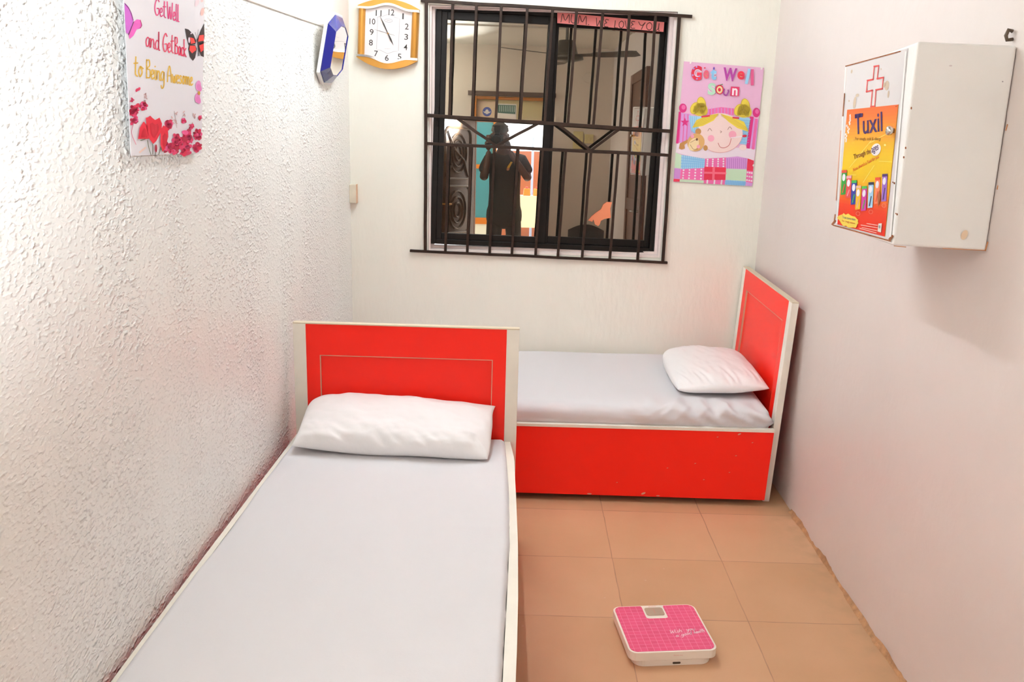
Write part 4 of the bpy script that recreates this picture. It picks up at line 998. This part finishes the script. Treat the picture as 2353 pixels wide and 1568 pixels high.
o = panel('green_sticker', .815, 1.01, 1.815, 1.965, YR - .044, mat('white_paper', 'eeeae0', .6), tp)
S = Sheet([(0, 1), (1, 1), (1, 0), (0, 0)], [T3 @ Vector(p) for p in ((1.01, YR - .0395, 1.965), (.815, YR - .0395, 1.965), (.815, YR - .0395, 1.815), (1.01, YR - .0395, 1.815))], .0006)
S.poly([(.05, .35), (.95, .40), (.96, .92), (.04, .92)], ink('4a7a6a'), 1)
for k in range(9): S.stroke([(.1 + .095 * k, .50), (.1 + .095 * k, .86)], .035, ink('c8d8cc'), 2, False)
S.done('sticker_print', o)
# leaf, hinged at the left jamb and swung into the room
lf = bpy.data.objects.new('door_leaf', None); COL.objects.link(lf); lf.parent = d1; lf.location = (.603 - .96, .02, 0)
lf.rotation_euler = (0, 0, math.radians(120))
CARV = mat('embossed_bronze_steel', '5e4228', .42, metal=.15, var=(7, .3))
bm = new(); box(bm, -.035, .66, .0, .04, .01, 1.80); 
for (z0, z1) in ((.12, .62), (.70, 1.15), (1.22, 1.70)):
    for yy in (-.004, .044):
        P = rounded_rect(.09, .57, z0, z1, .08); tube(bm, [(x, yy, z) for x, z in P + P[:1]], .012, 6)
for yy in (-.004, .044):
    for cz in (1.46, .92, .37):
        for r in (.16, .11, .06): tube(bm, [(.33 + r * math.cos(t), yy, cz + r * 1.15 * math.sin(t)) for t in [2 * PI * k / 20 for k in range(21)]], .010, 6)
    tube(bm, [(.14, yy, 1.25), (.22, yy, 1.40), (.40, yy, 1.50), (.52, yy, 1.66)], .014, 6); tube(bm, [(.52, yy, 1.25), (.44, yy, 1.36)], .012, 6)
obj('embossed_panel', bm, CARV, lf, bevel=0)
bm = new(); tube(bm, [(.60, -.003, .98), (.60, -.05, .98), (.52, -.052, .98)], .009, 8); obj('lever_handle', bm, GOLD, lf)

# brown door in the right wall
d2 = bpy.data.objects.new('door_2', None); COL.objects.link(d2); struct(d2); d2.location = (XR, -3.14, 0)
bm = new(); box(bm, -.03, -.001, -.36, .36, 0, 2.13); box(bm, -.042, -.03, -.36, -.29, 0, 2.13); box(bm, -.042, -.03, .29, .36, 0, 2.13); box(bm, -.042, -.03, -.29, .29, 2.05, 2.13); box(bm, -.042, -.03, -.29, .29, 1.0, 1.1)
obj('door_panel', bm, BROWNW, d2, bevel=.004)
bm = new(); tube(bm, [(-.042, .31, 1.0), (-.09, .31, 1.0), (-.09, .22, 1.0)], .009, 8); obj('handle', bm, SILVER, d2)
# sockets and ceiling-height junction box on the rear wall
PLA = mat('cream_socket_plastic', 'd8c88c', .45)
def plate(x, z, w, h, name, label, cat):
    t = thing(name, label, cat, (x, YR, z))
    bm = new(); box(bm, -w / 2, w / 2, .0005, .018, -h / 2, h / 2); obj('faceplate', bm, PLA, t, bevel=.004)
    bm = new(); box(bm, -w * .16, w * .16, .018, .024, -h * .16, h * .16); obj('rocker', bm, PLA, t, bevel=.002)
plate(1.635, 1.63, .10, .17, 'light_switch', 'tall cream switch plate on the rear wall, reflected in the right pane', 'switch')
plate(1.745, 1.645, .09, .09, 'wall_socket', 'small square cream socket beside the switch plate, reflected in the right pane', 'socket')
bm = new(); lathe(bm, [(.052, 0), (.052, .014), (.044, .018), (.002, .018)], 28, Matrix.Translation((1.715, YR + .0005, 2.24)) @ Matrix.Rotation(-PI / 2, 4, 'X'))
tag(obj('box_cover', bm, WREAR), 'round wall-coloured box cover high on the rear wall, reflected in the right pane', 'box cover')
# dark chair by the rear wall
ch = thing('chair', 'dark chair by the rear wall, its back top reflected low in the right pane', 'chair', (1.70, -4.40, 0), (0, 0, math.radians(8)))
CH = mat('dark_chair', '2c221c', .5)
bm = new(); prism(bm, [(x, y, .40) for x, y in rounded_rect(-.19, .15, -.2, .2, .05)], (0, 0, .035)); obj('seat', bm, CH, ch, bevel=.008)
bm = new()
prof = [(-.18 + .36 * k / 12) for k in range(13)]
P = [(x, .19 + .02 * (x / .18) ** 2, .46) for x in prof] + [(x, .22 + .02 * (x / .18) ** 2, .74 + .06 * math.cos(x / .18 * PI / 2)) for x in prof[::-1]]
prism(bm, [Vector((p[0], -p[1], p[2])) for p in P], (0, -.02, 0)); obj('backrest', bm, CH, ch, bevel=.006)
for x, y in ((-.16, -.17), (.12, -.17), (-.16, .17), (.12, .17)):
    bm = new(); tube(bm, [(x, y, .41), (x * 1.12, y * 1.12, 0)], [.018, .014], 8); obj('leg', bm, CH, ch)
for x in (-.16, .12):
    bm = new(); tube(bm, [(x, -.19, .42), (x, -.205, .60), (x, -.21, .62)], .012, 8); obj('back_upright', bm, CH, ch)

# outside the door
bm = new(); box(bm, -3, 5, -11, YR - .121, -.1, -.002); struct(obj('yard_ground', bm, mat('pale_concrete', 'cfc8bc', .8, var=(3, .1))))
bm = new(); box(bm, .95, 4.5, -8.3, -8.15, 0, 1.60)
struct(obj('wall_yard', bm, mat('red_brown_wall', '96502c', .7, var=(2, .15))))
tb = thing('table', 'table with a cream cloth outside the doorway, reflected in the left pane', 'table', (1.48, -6.7, 0))
bm = new(); box(bm, -.36, .36, -.25, .25, 1.0, 1.03); obj('tabletop', bm, BROWNW, tb)
for x, y in ((-.33, -.22), (.33, -.22), (-.33, .22), (.33, .22)):
    bm = new(); box(bm, x - .02, x + .02, y - .02, y + .02, 0, 1.0); obj('leg', bm, BROWNW, tb)
bm = new(); n = 40; per = rounded_rect(1.48 - .375, 1.48 + .375, -6.7 - .265, -6.7 + .265, .03)
rings = []
for z, e in ((1.034, 0), (1.02, .004), (.85, .012), (.66, .02)):
    rings.append([bm.verts.new((1.48 + (x - 1.48) * (1 + e) , -6.7 + (y + 6.7) * (1 + e) + .006 * math.sin(i * 2.1) * (1.034 - z) * 6, z)) for i, (x, y) in enumerate(per)])
for a, b in zip(rings, rings[1:]):
    for i in range(len(a)): bm.faces.new((a[i], a[(i + 1) % len(a)], b[(i + 1) % len(a)], b[i]))
bm.faces.new(rings[0])
tag(obj('tablecloth', bm, mat('cream_cloth', 'dccfae', .8), None, smooth=False), 'cream cloth over the table outside the doorway, reflected in the left pane', 'tablecloth')
pk_ = [('ee7a22', 1.24, 'orange packet with a red cap on the cream-clothed table'), ('f08a3a', 1.36, 'bigger orange packet beside the blue pole on the table'), ('e8602a', 1.50, 'red-orange packet at the right end of the table')]
for c, x, lb in pk_:
    t = thing('snack_packet', lb + ' outside', 'packet', (x, -6.55, 1.0345), group='packets on the outside table')
    bm = new(); hexa(bm, [(sx * .045 * s, sy * .03 * s, z) for sx in (-1, 1) for sy in (-1, 1) for z, s in ((0, 1), (.085, .8))]); obj('pack', bm, mat('pack_' + c, c, .4), t, bevel=.008)
    bm = new(); lathe(bm, [(.018, .085), (.018, .10), (.01, .105)], 12); obj('cap', bm, ink('b83a30'), t)
bm = new(); tube(bm, [(1.34, -7.2, 0), (1.34, -7.2, 1.75)], .016, 10)
tag(obj('pole', bm, mat('pale_blue_paint', '9aa8c8', .5)), 'thin pale blue pole standing outside the doorway, behind the table', 'pole')
kp = thing('kiosk_panel', 'teal boarded screen with orange frame outside the doorway', 'screen', (.69, -5.65, 0), (0, 0, math.radians(-12)))
TEAL = mat('teal_paint', '3f8f9c', .6, var=(1.5, .12))
bm = new(); box(bm, -.30, .11, -.02, .02, .80, 1.86); obj('board', bm, TEAL, kp)
bm = new(); box(bm, -.30, .11, -.02, .02, 0, .73); obj('skirt', bm, mat('pale_green_white', 'd4dccf', .6), kp)
for z0, z1 in ((.73, .80), (1.33, 1.375), (1.86, 1.90)):
    bm = new(); box(bm, -.30, .11, .0201, .034, z0, z1); 
    if z0 != 1.33: box(bm, -.30, .11, -.02, .02, z0, z1)
    obj('crossbar', bm, OW, kp)
bm = new(); box(bm, .11, .15, -.022, .034, 0, 1.90); obj('upright', bm, OW, kp)
st_ = new(); box(st_, 1.0, 2.6, -7.95, -7.5, 0, .46); tag(obj('plinth', st_, mat('white_plinth', 'e8e2d8', .7)), 'pale concrete plinth in front of the brown yard wall', 'plinth')

# ------------------------------------------------------------------ the photographer
def skin_mesh(verts, edges, radii, root=0, sub=2):
    me = bpy.data.meshes.new('tmp'); me.from_pydata([Vector(v) for v in verts], edges, [])
    o = bpy.data.objects.new('tmp', me); COL.objects.link(o)
    md = o.modifiers.new('s', 'SKIN'); md.use_smooth_shade = True
    sv = me.skin_vertices[0].data
    for i, r in enumerate(radii):
        sv[i].radius = r if isinstance(r, tuple) else (r, r); sv[i].use_root = (i == root)
    ms = o.modifiers.new('ss', 'SUBSURF'); ms.levels = sub; ms.render_levels = sub
    dg = bpy.context.evaluated_depsgraph_get(); ev = o.evaluated_get(dg).to_mesh()
    bm = new(); bm.from_mesh(ev); o.evaluated_get(dg).to_mesh_clear()
    bpy.data.objects.remove(o); bpy.data.meshes.remove(me)
    return bm
def merge(dst, src):
    me = bpy.data.meshes.new('m'); src.to_mesh(me); src.free(); dst.from_mesh(me); bpy.data.meshes.remove(me)
PX, PY = .905, -4.64
pe = thing('person', 'person in dark shirt and cap holding a camera to the face, reflected in the window', 'person', (PX, PY, 0))
SKIN = mat('brown_skin', '5a3826', .5); SHIRT = mat('dark_olive_shirt', '302820', .8, bump=(14, .4, .02)); TROU = mat('dark_trousers', '2a241f', .8, bump=(12, .4, .02))
body = new()
E_ = lambda n: [(i, i + 1) for i in range(n)]
# torso, legs, arms as one skeleton (local to the person's feet); y forward
V = [(0, 0, .95), (0, -.01, 1.10), (0, -.01, 1.28), (-.01, -.01, 1.42), (-.02, .01, 1.50), (-.045, .03, 1.57),
     (-.09, 0, .88), (-.105, .01, .50), (-.11, -.03, .09), (-.115, .09, .035),
     (.09, 0, .88), (.105, .01, .50), (.11, -.03, .09), (.115, .09, .035),
     (-.165, -.01, 1.40), (-.215, .06, 1.24), (-.20, .155, 1.25), (-.165, .14, 1.50),
     (.165, -.01, 1.40), (.225, .06, 1.24), (.20, .155, 1.26), (.03, .14, 1.50)]
Ed = [(0, 1), (1, 2), (2, 3), (3, 4), (4, 5), (0, 6), (6, 7), (7, 8), (8, 9), (0, 10), (10, 11), (11, 12), (12, 13), (3, 14), (14, 15), (15, 16), (16, 17), (3, 18), (18, 19), (19, 20), (20, 21)]
Rr = [(.105, .08), (.13, .095), (.15, .11), (.12, .09), .055, .055, .085, .058, .042, .035, .085, .058, .042, .035, .055, .043, .040, .028, .055, .043, .040, .028]
merge(body, skin_mesh(V, Ed, Rr))
# head
hb = new(); bmesh.ops.create_uvsphere(hb, u_segments=28, v_segments=20, radius=1)
HC = Vector((-.062, .055, 1.645))
for v in hb.verts:
    x, y, z = v.co
    jaw = 1 - .28 * max(0, -z) ** 1.3
    v.co = Vector((x * .076 * jaw, y * .098 * (1 - .1 * max(0, -z)) + (.012 if z < -.3 and y > 0 else 0), z * .118))
    v.co = Matrix.Rotation(-.25, 4, 'X') @ v.co + HC
merge(body, hb)
merge(body, skin_mesh([HC + Vector((0, .085, .02)), HC + Vector((0, .115, -.015)), HC + Vector((0, .10, -.03))], E_(2), [.010, .014, .012]))
for s in (-1, 1): merge(body, skin_mesh([HC + Vector((s * .072, -.005, .02)), HC + Vector((s * .082, -.012, .0)), HC + Vector((s * .076, -.005, -.03))], E_(2), [(.012, .018), (.010, .02), (.008, .012)]))
merge(body, skin_mesh([HC + Vector((-.022, .085, -.058)), HC + Vector((0, .095, -.056)), HC + Vector((.022, .085, -.058))], E_(2), [.007, .010, .007]))
# camera rig position (local)
CAMC = Vector((.812 - PX, -4.468 - PY, 1.607))
def hand_(side, wrist):
    wrist = Vector(wrist); s = side
    c = CAMC + Vector((s * .078, -.012, -.012))
    palm = [wrist, wrist.lerp(c, .55) + Vector((s * .012, 0, 0)), c + Vector((s * .016, 0, -.002))]
    merge(body, skin_mesh(palm, E_(2), [(.024, .026), (.020, .036), (.016, .036)]))
    for k, (dz, l) in enumerate(((.034, .9), (.012, 1.0), (-.010, .96), (-.030, .78))):
        a = c + Vector((s * .016, .012, dz)); b_ = a + Vector((s * .004, .034 * l, .004)); d_ = b_ + Vector((-s * .024 * l, .016 * l, .002)); e_ = d_ + Vector((-s * .022 * l, -.002, 0))
        merge(body, skin_mesh([a, b_, d_, e_], E_(3), [.0098, .0092, .0086, .0076]))
    a = c + Vector((s * .008, -.022, -.022)); b_ = a + Vector((-s * .020, -.022, .008)); d_ = b_ + Vector((-s * .026, -.002, .010))
    merge(body, skin_mesh([a, b_, d_], E_(2), [.0125, .0108, .0092]))
hand_(-1, V[17]); hand_(1, V[21])
bo = obj('body', body, SKIN, pe, smooth=True)
md = bo.modifiers.new('remesh', 'REMESH'); md.mode = 'VOXEL'; md.voxel_size = .0055; md.use_smooth_shade = True
# shirt with short sleeves and a loose hem
sh = skin_mesh([(0, 0, .72), (0, -.005, .92), (0, -.01, 1.10), (0, -.01, 1.28), (-.005, -.01, 1.40), (-.02, .0, 1.475), (-.165, -.01, 1.405), (-.218, .05, 1.275), (.165, -.01, 1.405), (.228, .05, 1.275)],
               [(0, 1), (1, 2), (2, 3), (3, 4), (4, 5), (4, 6), (6, 7), (4, 8), (8, 9)], [(.20, .15), (.178, .132), (.165, .122), (.172, .128), (.14, .10), .07, .072, .066, .072, .066])
for v in sh.verts:
    if v.co.z < .92: v.co.x *= 1.06; v.co.z = .92 - (.92 - v.co.z) * 1.0
so = obj('shirt', sh, SHIRT, pe, smooth=True)
S = Sheet([(0, 0), (1, 0), (1, 1), (0, 1)], [(.075, .138, 1.405), (-.02, .138, 1.405), (-.02, .142, 1.30), (.075, .142, 1.30)], .0006)
S.poly([(.1, .12), (.28, .08), (.62, .55), (.70, .85), (.5, .9), (.38, .6)], ink('d8a828'), 1); S.ell(.55, .78, .16, .12, ink('b87a50'), .6, 2)
S.done('camera_strap', pe)
tr = skin_mesh([(0, 0, .98), (-.09, 0, .84), (-.107, .01, .50), (-.112, -.03, .10), (.09, 0, .84), (.107, .01, .50), (.112, -.03, .10)], [(0, 1), (1, 2), (2, 3), (0, 4), (4, 5), (5, 6)], [(.115, .10), .092, .074, .066, .092, .074, .066])
obj('trousers', tr, TROU, pe, smooth=True)
for s in (-1, 1):
    bm = new(); prism(bm, [(s * .114 + x, .04 + y, 0.001) for x, y in rounded_rect(-.045, .045, -.12, .13, .042)], (0, 0, .018))
    merge(bm, skin_mesh([(s * .113, -.04, .06), (s * .114, .05, .045), (s * .115, .115, .035)], E_(2), [(.046, .05), (.044, .036), (.036, .026)]))
    obj('shoe', bm, mat('black_leather', '1a1614', .4), pe, smooth=False)
cp = new(); bmesh.ops.create_uvsphere(cp, u_segments=24, v_segments=14, radius=1)
for v in list(cp.verts):
    if v.co.z < -.05: cp.verts.remove(v)
for v in cp.verts: v.co = Matrix.Rotation(-.25, 4, 'X') @ Vector((v.co.x * .085, v.co.y * .106, v.co.z * .085 + .045)) + HC
brim = new(); P = [(.078 * math.sin(t), .06 + .10 * math.cos(t), 0) for t in [-PI / 2 + PI * k / 14 for k in range(15)]]
prism(brim, [Matrix.Rotation(.12, 4, 'X') @ Vector(p) + HC + Vector((0, -.0, .072)) for p in P], (0, 0, .006)); merge(cp, brim)
obj('cap', cp, mat('grey_brown_cap', '5c5246', .8), pe, smooth=False)
# camera in the hands
cm = thing('camera', 'black camera held up to the face of the reflected person', 'camera', CAMC + Vector((PX, PY, 0)), (PITCH, 0, 0))
CB = mat('black_camera_body', '151413', .45)
bm = new(); box(bm, -.068, .068, -.03, .025, -.05, .035); hexa(bm, [(x * f, y, z) for x in (-.03, .03) for y in (-.03, .02) for z, f in ((.035, 1), (.058, .7))]); box(bm, -.068, -.038, .02, .038, -.048, .03); obj('camera_body', bm, CB, cm, bevel=.006, segs=3)
bm = new(); lathe(bm, [(.036, .02), (.038, .03), (.038, .042), (.034, .044)], 28, Matrix.Rotation(-PI / 2, 4, 'X')); obj('lens', bm, CB, cm)
bm = new(); box(bm, -.025, .025, -.02, .012, .058, .085); box(bm, -.03, .03, -.018, .018, .083, .135); obj('flash_unit', bm, CB, cm, bevel=.004)
